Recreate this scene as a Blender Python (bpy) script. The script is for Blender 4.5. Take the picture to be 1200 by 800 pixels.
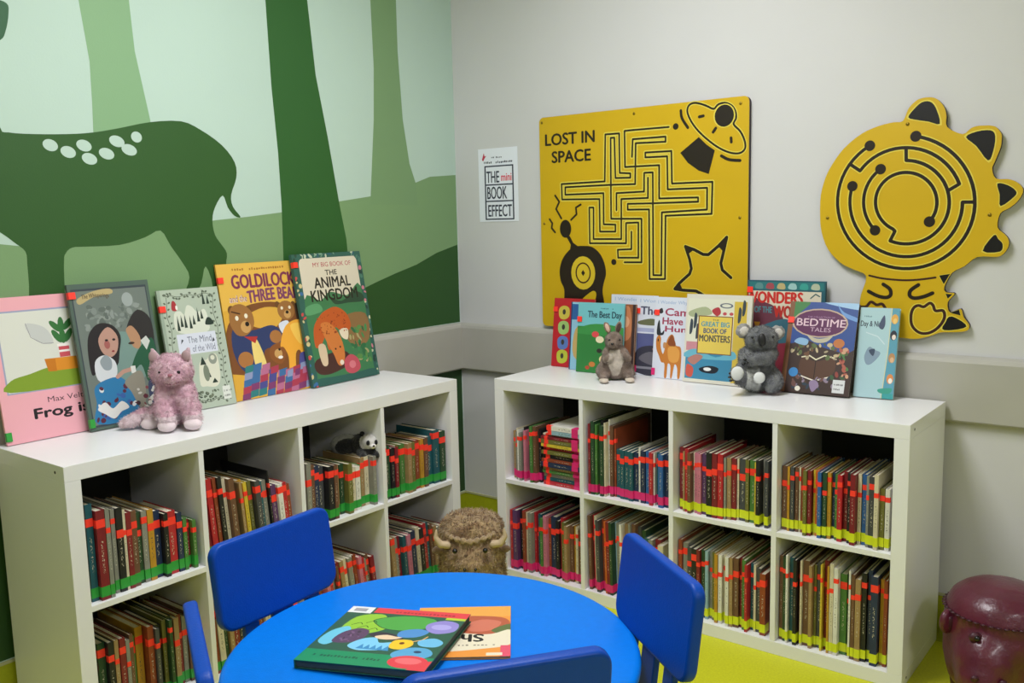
import bpy, bmesh, math, random
import numpy as np
from math import sin, cos, pi, radians
from mathutils import Vector, Matrix, noise
from mathutils.geometry import tessellate_polygon, delaunay_2d_cdt
for o in list(bpy.data.objects): bpy.data.objects.remove(o)
S = bpy.context.scene
C = S.collection
# ------------------------------------------------------------------ camera
CAM = Vector((2.67437, -3.02371, 1.34984))
FW = Vector((-0.614087, 0.778339, -0.130713)); RT = Vector((0.786751, 0.616835, -0.023159)); UP = Vector((-0.062603, 0.117061, 0.991150))
FOC = 1072.177
cd = bpy.data.cameras.new('camera'); cam = bpy.data.objects.new('camera', cd); C.objects.link(cam)
cd.sensor_width = 36; cd.lens = FOC/1200*36; cd.clip_start = .05
cam.matrix_world = Matrix(((RT.x, UP.x, -FW.x, CAM.x), (RT.y, UP.y, -FW.y, CAM.y), (RT.z, UP.z, -FW.z, CAM.z), (0, 0, 0, 1)))
S.camera = cam
# ------------------------------------------------------------------ world, lamps, exposure
S.view_settings.view_transform = 'Standard'; S.view_settings.look = 'None'
S.view_settings.gamma = 1; S.view_settings.use_curve_mapping = False
S.view_settings.exposure = 0.0
W = bpy.data.worlds.new('world'); S.world = W; W.use_nodes = True
W.node_tree.nodes['Background'].inputs[0].default_value = (.9, .95, 1, 1)
W.node_tree.nodes['Background'].inputs[1].default_value = .3
LAMPS = [(1.3, -1.45), (1.5, -4.5), (4.4, -2.5), (4.0, -4.5)]
LAMP_POWER = [45, 9, 38, 9]
for (lx, ly), pw in zip(LAMPS, LAMP_POWER):
    ld = bpy.data.lights.new('ceiling_lamp_light', 'AREA'); ld.shape = 'RECTANGLE'; ld.size = .58; ld.size_y = 1.16
    ld.energy = pw; ld.color = (.97, .965, 1)
    lo = bpy.data.objects.new('ceiling_lamp_light', ld); lo.location = (lx, ly, 2.655); C.objects.link(lo)

# ------------------------------------------------------------------ helpers
def lin(c):
    if isinstance(c, str):
        c = c.lstrip('#'); c = tuple(int(c[i:i+2], 16) for i in (0, 2, 4))
    r = []
    for v in c[:3]:
        v /= 255.
        r.append(v/12.92 if v <= .04045 else ((v+.055)/1.055)**2.4)
    return (r[0], r[1], r[2], 1)
def mat(name, col, rough=.5, var=.0, vscale=8, bump=0, bscale=60, spec=.5, col2=None, stretch=(1, 1, 1), sheen=0, coat=0):
    m = bpy.data.materials.new(name); m.use_nodes = True
    nt = m.node_tree; b = nt.nodes['Principled BSDF']
    b.inputs['Roughness'].default_value = rough; b.inputs['Specular IOR Level'].default_value = spec
    if sheen: b.inputs['Sheen Weight'].default_value = sheen
    if coat: b.inputs['Coat Weight'].default_value = coat; b.inputs['Coat Roughness'].default_value = .15
    c = lin(col)
    tc = nt.nodes.new('ShaderNodeTexCoord'); mp = nt.nodes.new('ShaderNodeMapping'); mp.inputs['Scale'].default_value = stretch
    nt.links.new(tc.outputs['Object'], mp.inputs[0])
    if var or col2:
        n = nt.nodes.new('ShaderNodeTexNoise'); n.inputs['Scale'].default_value = vscale; n.inputs['Detail'].default_value = 4
        nt.links.new(mp.outputs[0], n.inputs['Vector'])
        r = nt.nodes.new('ShaderNodeValToRGB')
        a = tuple(max(0, x*(1-var)) for x in c[:3])+(1,)
        d = lin(col2) if col2 else tuple(min(1, x*(1+var)) for x in c[:3])+(1,)
        r.color_ramp.elements[0].position = .32; r.color_ramp.elements[0].color = a
        r.color_ramp.elements[1].position = .68; r.color_ramp.elements[1].color = d
        nt.links.new(n.outputs['Fac'], r.inputs[0]); nt.links.new(r.outputs[0], b.inputs['Base Color'])
    else: b.inputs['Base Color'].default_value = c
    if bump:
        n2 = nt.nodes.new('ShaderNodeTexNoise'); n2.inputs['Scale'].default_value = bscale; n2.inputs['Detail'].default_value = 3
        nt.links.new(mp.outputs[0], n2.inputs['Vector'])
        bp = nt.nodes.new('ShaderNodeBump'); bp.inputs['Strength'].default_value = bump; bp.inputs['Distance'].default_value = .004
        nt.links.new(n2.outputs['Fac'], bp.inputs['Height']); nt.links.new(bp.outputs[0], b.inputs['Normal'])
    return m
def attr_mat(name, rough, bump=0, bscale=100, sheen=0, var=0, vscale=40):
    m = mat(name, '808080', rough, bump=bump, bscale=bscale, sheen=sheen); nt = m.node_tree
    a = nt.nodes.new('ShaderNodeAttribute'); a.attribute_name = 'Col'; out = a.outputs['Color']
    if var:
        n = nt.nodes.new('ShaderNodeTexNoise'); n.inputs['Scale'].default_value = vscale; n.inputs['Detail'].default_value = 5
        tc = nt.nodes.new('ShaderNodeTexCoord'); nt.links.new(tc.outputs['Object'], n.inputs['Vector'])
        mr = nt.nodes.new('ShaderNodeMapRange'); mr.inputs[1].default_value = .3; mr.inputs[2].default_value = .7
        mr.inputs[3].default_value = 1-var; mr.inputs[4].default_value = 1+var*.6
        nt.links.new(n.outputs['Fac'], mr.inputs[0])
        mx = nt.nodes.new('ShaderNodeMix'); mx.data_type = 'RGBA'; mx.blend_type = 'MULTIPLY'; mx.inputs[0].default_value = 1
        cb = nt.nodes.new('ShaderNodeCombineColor')
        for i in range(3): nt.links.new(mr.outputs[0], cb.inputs[i])
        nt.links.new(out, mx.inputs[6]); nt.links.new(cb.outputs[0], mx.inputs[7]); out = mx.outputs[2]
    nt.links.new(out, nt.nodes['Principled BSDF'].inputs['Base Color'])
    return m
PRINT = attr_mat('printed_cover_ink', .38)
PAINT = attr_mat('wall_paint_mural', .6, bump=.08, bscale=220)
FUR = attr_mat('plush_fur', .95, bump=.9, bscale=420, sheen=.3, var=.2, vscale=60)

def link(name, me, m=None, parent=None):
    o = bpy.data.objects.new(name, me); C.objects.link(o)
    if m is not None: me.materials.append(m)
    if parent: o.parent = parent
    return o
def tag(o, label=None, cat=None, group=None, kind=None):
    if label: o['label'] = label
    if cat: o['category'] = cat
    if group: o['group'] = group
    if kind: o['kind'] = kind
    return o
def empty(name, loc, rz, label, cat, group=None):
    o = bpy.data.objects.new(name, None); C.objects.link(o); o.empty_display_size = .05
    o.location = loc; o.rotation_euler = (0, 0, rz); return tag(o, label, cat, group)
def bm_obj(name, bm, m, parent=None, smooth=False):
    bmesh.ops.recalc_face_normals(bm, faces=bm.faces)
    me = bpy.data.meshes.new(name); bm.to_mesh(me); bm.free()
    if smooth:
        for p in me.polygons: p.use_smooth = True
    return link(name, me, m, parent)
def box(bm, a, b, M=None):
    a = Vector(a); b = Vector(b); c = (a+b)/2; d = b-a
    r = bmesh.ops.create_cube(bm, size=1, matrix=Matrix.Translation(c) @ Matrix.Diagonal((abs(d.x), abs(d.y), abs(d.z), 1)))
    if M: bmesh.ops.transform(bm, matrix=M, verts=r['verts'])
    return r['verts']
def boxes(name, lst, m, parent=None, bev=0):
    bm = bmesh.new()
    for a, b in lst: box(bm, a, b)
    if bev: bmesh.ops.bevel(bm, geom=list(bm.edges), offset=bev, segments=2, affect='EDGES', profile=.6)
    return bm_obj(name, bm, m, parent)
def ell(bm, c, r, M=None, sub=3, rot=None):
    T = Matrix.Translation(c) @ (rot.to_4x4() if rot else Matrix()) @ Matrix.Diagonal((r[0], r[1], r[2], 1))
    bmesh.ops.create_icosphere(bm, subdivisions=sub, radius=1, matrix=T)
def ball(name, c, r, m, parent, sub=3, rot=None):
    bm = bmesh.new(); ell(bm, c, r, sub=sub, rot=rot); return bm_obj(name, bm, m, parent, True)
def chain(bm, pts, sub=2, step=.35):
    """overlapping balls along a tapering path: pts = [(x,y,z,r)...]"""
    for p, q in zip(pts, pts[1:]):
        L = (Vector(p[:3])-Vector(q[:3])).length; n = max(1, int(L/(step*min(p[3], q[3]))))
        for i in range(n+1):
            f = i/n; ell(bm, [p[k]*(1-f)+q[k]*f for k in range(3)], [p[3]*(1-f)+q[3]*f]*3, sub=sub)
def fuse(name, bm, m, parent, voxel=.006, smooth=8, colf=None, disp=0, dscale=60, col='888888', fur=None):
    me = bpy.data.meshes.new('tmp'); bm.to_mesh(me); bm.free()
    t = bpy.data.objects.new('tmp', me); C.objects.link(t)
    rm = t.modifiers.new('r', 'REMESH'); rm.mode = 'VOXEL'; rm.voxel_size = voxel
    sm = t.modifiers.new('s', 'SMOOTH'); sm.factor = .5; sm.iterations = smooth
    dg = bpy.context.evaluated_depsgraph_get(); dg.update()
    out = bpy.data.meshes.new_from_object(t.evaluated_get(dg)); bpy.data.objects.remove(t); bpy.data.meshes.remove(me)
    if disp:
        nr = [v.normal.copy() for v in out.vertices]
        for v, n in zip(out.vertices, nr):
            v.co += n*disp*(noise.noise(v.co*dscale)+.6*noise.noise(v.co*dscale*2.3))
    if fur:
        for v in out.vertices: v.co.z = max(v.co.z, .0008)
    ca = out.color_attributes.new('Col', 'FLOAT_COLOR', 'POINT'); base = lin(col)
    for i, v in enumerate(out.vertices):
        ca.data[i].color = lin(colf(v.co)) if colf else base
    if fur:                                          # short pile: thin curved tufts grown from the surface
        nb, fl, fw = fur; R = random.Random(7); ps = out.polygons; V = [v.co.copy() for v in out.vertices]; F = [tuple(p.vertices) for p in ps]
        CC = [tuple(c.color) for c in ca.data]; areas = [p.area for p in ps]; pick = R.choices(range(len(ps)), areas, k=nb)
        for k in pick:
            p = ps[k]; w = [R.random() for _ in p.vertices]; sw = sum(w); c = sum((V[i]*(a/sw) for i, a in zip(p.vertices, w)), Vector())
            n = p.normal; g = Vector((noise.noise(c*35), noise.noise(c*35+Vector((9, 3, 1))), noise.noise(c*35+Vector((2, 8, 5)))-.35))
            d = (n+g*1.1+Vector((R.uniform(-.3, .3), R.uniform(-.3, .3), R.uniform(-.3, .3)))).normalized()
            if d.dot(n) < .2: d = (d+n*.5).normalized()
            sd = d.cross(Vector((R.uniform(-1, 1), R.uniform(-1, 1), R.uniform(-1, 1)))).normalized()*fw; L_ = fl*R.uniform(.6, 1.2); b = len(V)
            if (c+d*L_).z < .001: continue
            V += [c-n*.001-sd, c-n*.001+sd, c+d*L_*.6+sd*.7, c+d*L_]; F += [(b, b+1, b+2), (b, b+2, b+3)]
            q = CC[p.vertices[0]]; f = R.uniform(.8, 1.25); q = (q[0]*f, q[1]*f, q[2]*f, 1); CC += [q]*4
        out2 = bpy.data.meshes.new(name); out2.from_pydata([tuple(v) for v in V], [], F); bpy.data.meshes.remove(out); out = out2
        ca = out.color_attributes.new('Col', 'FLOAT_COLOR', 'POINT')
        for i, q in enumerate(CC): ca.data[i].color = q
    for p in out.polygons: p.use_smooth = True
    out.name = name
    return link(name, out, m, parent)
def prism(name, pts, y0, y1, m, parent=None, bev=0, smooth=False):
    """outline in (x,z) extruded from y0 to y1"""
    bm = bmesh.new(); n = len(pts)
    a = [bm.verts.new((p[0], y0, p[1])) for p in pts]; b = [bm.verts.new((p[0], y1, p[1])) for p in pts]
    for t_ in tessellate_polygon([[Vector((p[0], p[1], 0)) for p in pts]]):
        bm.faces.new([a[k] for k in t_]); bm.faces.new([b[k] for k in t_][::-1])
    for i in range(n): bm.faces.new((a[i], b[i], b[(i+1) % n], a[(i+1) % n]))
    return bm_obj(name, bm, m, parent, smooth)
def lathe(bm, prof, seg=32, M=None):
    rings = []
    for r, z in prof:
        rings.append([bm.verts.new((r*cos(2*pi*i/seg), r*sin(2*pi*i/seg), z)) for i in range(seg)] if r > 1e-6 else [bm.verts.new((0, 0, z))])
    vs = [v for k in rings for v in k]
    for a, b in zip(rings, rings[1:]):
        for i in range(seg):
            j = (i+1) % seg
            if len(a) == 1 and len(b) == 1: continue
            if len(a) == 1: bm.faces.new((a[0], b[i], b[j]))
            elif len(b) == 1: bm.faces.new((a[i], a[j], b[0]))
            else: bm.faces.new((a[i], a[j], b[j], b[i]))
    if M: bmesh.ops.transform(bm, matrix=M, verts=vs)
def crom(P, n=6, closed=False):
    out = []; L = len(P); rng = range(L) if closed else range(L-1)
    for i in rng:
        g = (lambda k: P[k % L]) if closed else (lambda k: P[max(0, min(L-1, k))])
        p0, p1, p2, p3 = g(i-1), g(i), g(i+1), g(i+2)
        for s in range(n):
            t = s/n
            out.append(tuple(.5*((2*p1[k])+(-p0[k]+p2[k])*t+(2*p0[k]-5*p1[k]+4*p2[k]-p3[k])*t*t+(-p0[k]+3*p1[k]-3*p2[k]+p3[k])*t**3) for k in (0, 1)))
    if not closed: out.append(tuple(P[-1]))
    return out
_tx = {}
def text_mesh(s, bold=0):
    if (s, bold) in _tx: return _tx[(s, bold)]
    cu = bpy.data.curves.new('t', 'FONT'); cu.body = s; cu.resolution_u = 3
    o = bpy.data.objects.new('t', cu); C.objects.link(o)
    dg = bpy.context.evaluated_depsgraph_get(); dg.update()
    me = bpy.data.meshes.new_from_object(o.evaluated_get(dg))
    vs = [(v.co.x, v.co.y) for v in me.vertices]; fs = [tuple(p.vertices) for p in me.polygons]
    bpy.data.objects.remove(o); bpy.data.curves.remove(cu); bpy.data.meshes.remove(me)
    _tx[(s, bold)] = (vs, fs); return vs, fs
class Canvas:
    """flat print: coloured shapes painted over one another in ONE flat layer (the hidden parts are cut away)"""
    def __init__(self, place, sx=1, sy=1, clip=False):
        self.v = []; self.f = []; self.c = []; self.place = place; self.sx = sx; self.sy = sy; self.clip = clip; self.cw = (sx, sy)
        if clip: self.raw([(0, 0), (1, 0), (1, 1), (0, 1)], [(0, 1, 2, 3)], '808080')
    def raw(self, vs, fs, col, world=False):
        b = len(self.v); col = lin(col); k = (1, 1) if world else (self.sx, self.sy)
        self.v += [Vector((x*k[0], y*k[1])) for x, y in vs]
        for f in fs:
            f = [b+i for i in f]; P = [self.v[i] for i in f]
            ar = sum(p.x*q.y-q.x*p.y for p, q in zip(P, P[1:]+P[:1]))
            if abs(ar) < 4e-5*max((p-q).length for p, q in zip(P, P[1:]+P[:1])): continue   # slivers
            self.f.append(f if ar > 0 else f[::-1]); self.c.append(col)
    def poly(self, pts, col):
        self.raw(pts, tessellate_polygon([[Vector((p[0], p[1], 0)) for p in pts]]), col)
    def blob(self, pts, col, n=4): self.poly(crom(pts, n, True), col)
    def rect(self, x0, y0, x1, y1, col):
        if self.clip and x0 <= 0 and y0 <= 0 and x1 >= 1 and y1 >= 1:
            self.v = self.v[:4]; self.f = self.f[:1]; self.c = [lin(col)]; return
        self.raw([(x0, y0), (x1, y0), (x1, y1), (x0, y1)], [(0, 1, 2, 3)], col)
    def oval(self, x, y, rx, ry, col, a=0, n=20):
        P = []
        for i in range(n):
            u, w = rx*cos(2*pi*i/n), ry*sin(2*pi*i/n)
            P.append((x+u*cos(a)-w*sin(a)*self.sy/self.sx, y+w*cos(a)+u*sin(a)*self.sx/self.sy))
        self.raw(P, [tuple(range(n))], col)
    def stroke(self, pts, w, col, closed=False, cap=True):
        """w in world units"""
        P = [Vector((p[0]*self.sx, p[1]*self.sy)) for p in pts]
        if closed: P.append(P[0])
        h = w/2
        for p, q in zip(P, P[1:]):
            d = q-p
            if d.length < 1e-5: continue
            d.normalize(); n = Vector((-d.y, d.x))*h
            self.raw([p+n, p-n, q-n, q+n], [(0, 1, 2, 3)], col, True)
        for p in (P if cap else P[1:-1]):
            self.raw([p+Vector((cos(2*pi*i/8+.39), sin(2*pi*i/8+.39)))*h*1.01 for i in range(8)], [tuple(range(8))], col, True)
    def text(self, s, x0, y0, x1, y1, col, bold=.02, rot=0, shear=0, arc=0):
        vs, fs = text_mesh(s)
        ax = min(v[0] for v in vs); bx = max(v[0] for v in vs); ay = min(v[1] for v in vs); by = max(v[1] for v in vs)
        o = []
        for x, y in vs:
            u = (x-ax)/(bx-ax); w = (y-ay)/(by-ay)
            if rot: u, w = 1-u, 1-w
            o.append((x0+(x1-x0)*(u+shear*w), y0+(y1-y0)*w+arc*(1-(2*u-1)**2)))
        e = bold*1.6*(y1-y0)*self.sy          # heavier weight: the same letters nudged a little
        for dx, dy in (((0, 0),) if bold < .01 else ((-e, 0), (e, 0), (0, e*.7), (0, -e*.7))):
            self.raw([(p[0]+dx/self.sx, p[1]+dy/self.sy) for p in o], fs, col)
    def scribble(self, x0, y0, x1, y1, col, n=14, seed=1):
        """illegible small print"""
        r = random.Random(seed); x = x0; st = (x1-x0)/n
        for i in range(n):
            if r.random() > .15: self.rect(x0+i*st, y0+(y1-y0)*r.uniform(0, .2), x0+i*st+st*r.uniform(.45, .8), y1-(y1-y0)*r.uniform(0, .3), col)
    def build(self, name, parent=None, m=None, off=.0003):
        V, E_, F_, ov, oe, of = delaunay_2d_cdt(self.v, [], self.f, 0, 1e-6)
        P = np.array([(p.x, p.y) for p in V]); T = np.array([f[:3] for f in F_]); cen = P[T].mean(axis=1)
        top = np.full(len(T), -1)
        for k, f in enumerate(self.f):               # topmost shape over each little triangle
            q = np.array([(self.v[i].x, self.v[i].y) for i in f]); lo = q.min(0); hi = q.max(0)
            c = np.nonzero((cen[:, 0] >= lo[0]) & (cen[:, 0] <= hi[0]) & (cen[:, 1] >= lo[1]) & (cen[:, 1] <= hi[1]))[0]
            if not len(c): continue
            ins = np.zeros(len(c), bool); X = cen[c, 0]; Y = cen[c, 1]
            for a, b in zip(q, np.roll(q, -1, 0)):
                if a[1] == b[1]: continue
                ins ^= ((a[1] > Y) != (b[1] > Y)) & (X < (b[0]-a[0])*(Y-a[1])/(b[1]-a[1])+a[0])
            top[c[ins]] = k
        if self.clip: top[(cen[:, 0] < 0) | (cen[:, 1] < 0) | (cen[:, 0] > self.cw[0]) | (cen[:, 1] > self.cw[1])] = -1
        fs = []; cs = []
        for f, k in zip(F_, top):
            if k >= 0: fs.append(tuple(f)); cs.append(self.c[k])
        me = bpy.data.meshes.new(name); me.from_pydata([tuple(self.place(p.x, p.y, off)) for p in V], [], fs)
        ca = me.color_attributes.new('Col', 'FLOAT_COLOR', 'CORNER'); k = 0
        for f, c in zip(fs, cs):
            for _ in f: ca.data[k].color = c; k += 1
        bm = bmesh.new(); bm.from_mesh(me); bmesh.ops.delete(bm, geom=[v for v in bm.verts if not v.link_faces], context='VERTS'); bm.to_mesh(me); bm.free()
        return link(name, me, m or PRINT, parent)
def ray(px, py, axis, val):
    d = FW+RT*((px-600)/FOC)-UP*((py-400)/FOC); return CAM+d*((val-CAM[axis])/d[axis])
def onR(P, val=-.0005):   # photo point -> (x,z) on the white wall's plane
    return [(lambda q: (q.x, q.z))(ray(p[0], p[1], 1, val)) for p in P]
def onL(P, val=.0005):    # photo point -> (y,z) on the mural wall's plane
    return [(lambda q: (q.y, q.z))(ray(p[0], p[1], 0, val)) for p in P]

# ------------------------------------------------------------------ materials
M_white = mat('bookcase_white_laminate', 'e8e8ea', .32, var=.02, vscale=3)
M_back = mat('dark_back_sheet', '33332f', .8)
M_wallw = mat('white_wall_paint', 'c9c9ca', .75, var=.02, vscale=2, bump=.06, bscale=150)
M_mint = mat('pale_mint_wall_paint', 'b3cbc0', .7, var=.02, vscale=2, bump=.06, bscale=150)
M_ceil = mat('ceiling_white', 'c9c9c8', .9)
M_wallf = mat('far_wall_grey_paint', '8c8d8c', .8, var=.03, vscale=2)
M_rail = mat('grey_vinyl_rail', 'adaba3', .45, var=.03, vscale=5)
M_floor = mat('lime_vinyl_floor', 'c6c81a', .55, var=.08, vscale=160)
M_cove = mat('lime_vinyl_cove', 'a5ab1c', .5, var=.05, vscale=120)
M_trim = mat('pale_cap_strip', 'b5b58d', .6)
M_blue = mat('blue_moulded_plastic', '0074dc', .42, var=.03, vscale=60, bump=.12, bscale=300, spec=.2)
M_chair = mat('shaded_blue_moulded_plastic', '0042a6', .42, var=.03, vscale=60, bump=.12, bscale=300, spec=.25)  # table's blue darkened: shade of the upright faces put into the colour
M_yel = mat('yellow_activity_board', 'c9a50a', .42, var=.04, vscale=3)
M_dark = mat('dark_board_edge', '2b1c2c', .6)
M_screw = mat('brass_screw', '8a7424', .35); M_screw.node_tree.nodes['Principled BSDF'].inputs['Metallic'].default_value = .7
M_paper = mat('page_paper', 'cfc8b4', .85, var=.12, vscale=300, stretch=(1, 1, .05))
M_red = mat('red_spine_sticker', 'ff3d2e', .5)
M_grn = mat('green_spine_tape', '2f9a3c', .45)
M_pnk = mat('magenta_spine_tape', 'd92a72', .45)
M_lime = mat('yellow_green_spine_tape', 'd3dc22', .45)
M_black = mat('black_plastic', '101012', .25)
M_mar = mat('maroon_leather', '561a2e', .36, var=.15, vscale=14, bump=.3, bscale=90, coat=.2)
M_mard = mat('dark_maroon_leather', '3f1222', .45, bump=.3, bscale=90)

# ------------------------------------------------------------------ room shell
RX, RY, RZ = 5.2, -5.4, 2.7
def struct(name, o): o.name = name; o['kind'] = 'structure'; return o
struct('floor', boxes('floor', [((-.1, RY-.1, -.1), (RX+.1, .1, 0))], M_floor))
struct('ceiling', boxes('ceiling', [((-.1, RY-.1, RZ), (RX+.1, .1, RZ+.1))], M_ceil))
struct('wall_left', boxes('wall_left', [((-.1, RY-.1, 0), (0, .1, RZ))], M_mint))
struct('wall_right', boxes('wall_right', [((0, 0, 0), (RX+.1, .1, RZ))], M_wallw))
struct('wall_back', boxes('wall_back', [((0, RY-.1, 0), (RX+.1, RY, RZ))], M_wallf))
struct('wall_side', boxes('wall_side', [((RX, RY, 0), (RX+.1, 0, RZ))], M_wallf))
# coved skirting: vinyl running up the wall with a curved foot
def cove(name, alongx, L):
    prof = [(0, 0), (.05, 0), (.036, .004), (.02, .014), (.009, .03), (.005, .05), (.004, .135), (0, .135)]
    bm = bmesh.new(); e0 = 0.0
    mk = (lambda d, s, z: (s, -d, z)) if alongx else (lambda d, s, z: (d, -s, z))
    A = [bm.verts.new(mk(d, 0, z+.0005)) for d, z in prof]; B = [bm.verts.new(mk(d, L, z+.0005)) for d, z in prof]; n = len(prof)
    for i in range(n): bm.faces.new((A[i], A[(i+1) % n], B[(i+1) % n], B[i]))
    bm.faces.new(A[::-1]); bm.faces.new(B)
    o = struct(name, bm_obj(name, bm, M_cove))
    s = boxes('cap_strip', [((0, -.0065, .135), (L, 0, .143))] if alongx else [((0, -L, .135), (.0065, 0, .143))], M_trim, o)
    return o
cove('baseboard_right', True, RX); cove('baseboard_left', False, -RY)
# wall protection rails
def rail(name, alongx, L):
    t = .027; z0, z1 = .706, .91; prof = [(0, z0), (t-.004, z0), (t, z0+.006), (t, z1-.02), (t-.004, z1-.009), (t-.012, z1-.002), (0, z1)]
    bm = bmesh.new(); s0 = .0 if alongx else 0
    mk = (lambda d, s, z: (s, -d, z)) if alongx else (lambda d, s, z: (d, -s, z))
    st = .002
    A = [bm.verts.new(mk(d, st, z)) for d, z in prof]; B = [bm.verts.new(mk(d, L, z)) for d, z in prof]; n = len(prof)
    for i in range(n): bm.faces.new((A[i], A[(i+1) % n], B[(i+1) % n], B[i]))
    bm.faces.new(A[::-1]); bm.faces.new(B)
    return struct(name, bm_obj(name, bm, M_rail))
rail('trim_1', True, RX); rail('trim_2', False, -RY)

# ------------------------------------------------------------------ mural on the left wall
def L_place(y, z, off): return (off, y, z)
mu = Canvas(L_place)
LIGHT = '76986a'; DARK = '27531d'
def Lp(P): return onL(P)
def drop(pts):
    return [(y, max(z, .146)) for y, z in pts]
# distant ground
g = Lp([(-340, 285), (-150, 285), (0, 286), (30, 289), (120, 282), (252, 258), (290, 254), (328, 249), (397, 236), (434, 230), (470, 219), (487, 214), (504, 207), (533, 205)])
mu.poly([(-4.0, .915)]+[(-4.0, g[0][1])]+g[1:-1]+[(-.003, g[-1][1]), (-.003, .915)], LIGHT)
mu.poly(Lp([(20, -330), (70, -120), (92, 0), (105, 72), (108, 120), (110, 170), (180, 170), (176, 140), (158, 60), (151, 0), (140, -120), (128, -330)]), '7fa67c')
mu.poly(Lp([(428, -300), (434, 0), (438, 80), (438, 140), (434, 240), (490, 240), (487, 214), (480, 192), (472, 140), (466, 60), (464, 0), (462, -300)]), '74966a')
mu.poly(Lp([(290, -330), (311, 0), (318, 100), (326, 180), (330, 240), (332, 298), (335, 400), (425, 395), (410, 320), (406, 280), (398, 240), (384, 160), (370, 88), (360, 0), (345, -330)]), '255a22')
h = Lp([(400, 352), (420, 341), (440, 331), (464, 320), (488, 310), (512, 296), (534, 286.5)])
mu.poly([(h[0][0]-.15, .912)]+h[:-1]+[(-.003, h[-1][1]), (-.003, .912)], '244f1b')
deer = [(0, 149), (10, 155), (40, 157), (80, 157), (110, 155), (140, 150), (176, 143), (212, 142), (235, 152), (260, 170), (275, 190), (277, 208), (271, 228), (273, 242), (282, 254), (275, 253), (267, 243), (261, 229),
        (252, 243), (249, 258), (252, 275), (260, 287), (266, 297), (265, 312), (268, 345), (262, 395), (248, 395), (250, 340), (241, 312), (236, 332), (228, 350), (220, 385), (205, 385), (214, 350), (222, 325), (214, 308), (200, 288), (188, 270),
        (170, 278), (140, 287), (100, 289), (85, 290), (77, 297), (75, 312), (74, 400), (38, 400), (34, 335), (32, 310), (30, 295), (18, 285), (0, 272), (-30, 255), (-62, 215), (-75, 150), (-88, 90), (-110, 82), (-150, 78), (-160, 55), (-120, 30), (-85, 10), (-50, 14), (-28, 50), (-12, 100)]
mu.poly(Lp(crom(deer, 3, True)), DARK)
mu.poly(Lp(crom([(-60, 25), (-30, 12), (-8, 0), (8, 4), (10, 16), (7, 35), (0, 47), (-25, 50), (-55, 48)], 4, True)), '255836')
for x, y in [(59, 170), (80, 178), (98.5, 170.5), (105, 186), (125, 180), (137, 165.5), (151.5, 175.5), (160, 160.5)]:
    c = Lp([(x, y)])[0]; rx = abs(Lp([(x+9, y)])[0][0]-c[0]); mu.oval(c[0], c[1], rx*(.7 if x > 155 else 1), .0165, 'b3cbc0', a=-.25)
# hillside continues below the rail in dark green
mu.rect(-4.6, .146, -.003, .704, '1f4419')
mural = mu.build('wall_mural', None, PAINT)
tag(mural, 'green forest mural of a spotted deer and trees painted on the left wall', 'mural')

# ------------------------------------------------------------------ ceiling lamps
M_lamp = bpy.data.materials.new('lamp_diffuser'); M_lamp.use_nodes = True
_b = M_lamp.node_tree.nodes['Principled BSDF']; _b.inputs['Emission Color'].default_value = (1, .98, .94, 1); _b.inputs['Emission Strength'].default_value = 3
LN = ['above the round table and bookcase corner', 'above the floor behind the table', 'beside the white wall, right of the bookcases', 'farthest from the bookcase corner']
for k, (lx, ly) in enumerate(LAMPS):
    r = empty('ceiling_light', (lx, ly, RZ), 0, 'rectangular white ceiling light panel '+LN[k], 'light', 'ceiling light panels')
    boxes('frame', [((-.31, -.61, -.025), (-.29, .61, 0)), ((.29, -.61, -.025), (.31, .61, 0)), ((-.29, -.61, -.025), (.29, -.59, 0)), ((-.29, .59, -.025), (.29, .61, 0))], M_white, r)
    boxes('diffuser', [((-.29, -.59, -.02), (.29, .59, -.005))], M_lamp, r)

# ------------------------------------------------------------------ bookcases: 4 x 2 cubes
BW, BH, BD, BT, PT = 1.47, .77, .39, .0414, .016
CW = (BW-2*BT-3*PT)/4; CHh = (BH-2*BT-PT)/2
def bookcase(loc, rz, label):
    r = empty('cube_bookcase', loc, rz, label, 'bookcase', 'white cube bookcases')
    b = .0012
    boxes('top_board', [((0, 0, BH-BT), (BW, BD, BH))], M_white, r, b)
    boxes('bottom_board', [((0, 0, 0), (BW, BD, BT))], M_white, r, b)
    for x in (0, BW-BT): boxes('side_panel', [((x, 0, BT), (x+BT, BD, BH-BT))], M_white, r, b)
    for i in range(3):
        x = BT+(i+1)*CW+i*PT; boxes('divider', [((x, .001, BT), (x+PT, BD-.006, BH-BT))], M_white, r, .0008)
    for i in range(4):
        x = BT+i*(CW+PT); boxes('shelf', [((x, .001, BT+CHh), (x+CW, BD-.006, BT+CHh+PT))], M_white, r, .0008)
    boxes('back_sheet', [((BT, BD-.005, BT), (BW-BT, BD-.002, BH-BT))], M_back, r)  # dark sheet added across the open cube backs to make them dark
    for x, s in ((0, -1), (BW, 1)):
        for z in (BH-.02, .02):
            bm = bmesh.new(); bmesh.ops.create_cone(bm, segments=12, radius1=.004, radius2=.004, depth=.0012, cap_ends=True, matrix=Matrix.Translation((x, .045, z)) @ Matrix.Rotation(pi/2, 4, 'Y'))
            bm_obj('dowel_hole', bm, M_dark, r)
    return r
LX, LY0 = .4254, -.5115-BW        # left bookcase: spine side faces +x
RX0, RYF = .5394, -.43
bookcase((LX, LY0, 0), pi/2, 'white cube bookcase standing along the green mural wall, holding green-taped books')
bookcase((RX0, RYF, 0), 0, 'white cube bookcase standing along the white wall below the yellow boards')

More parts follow.
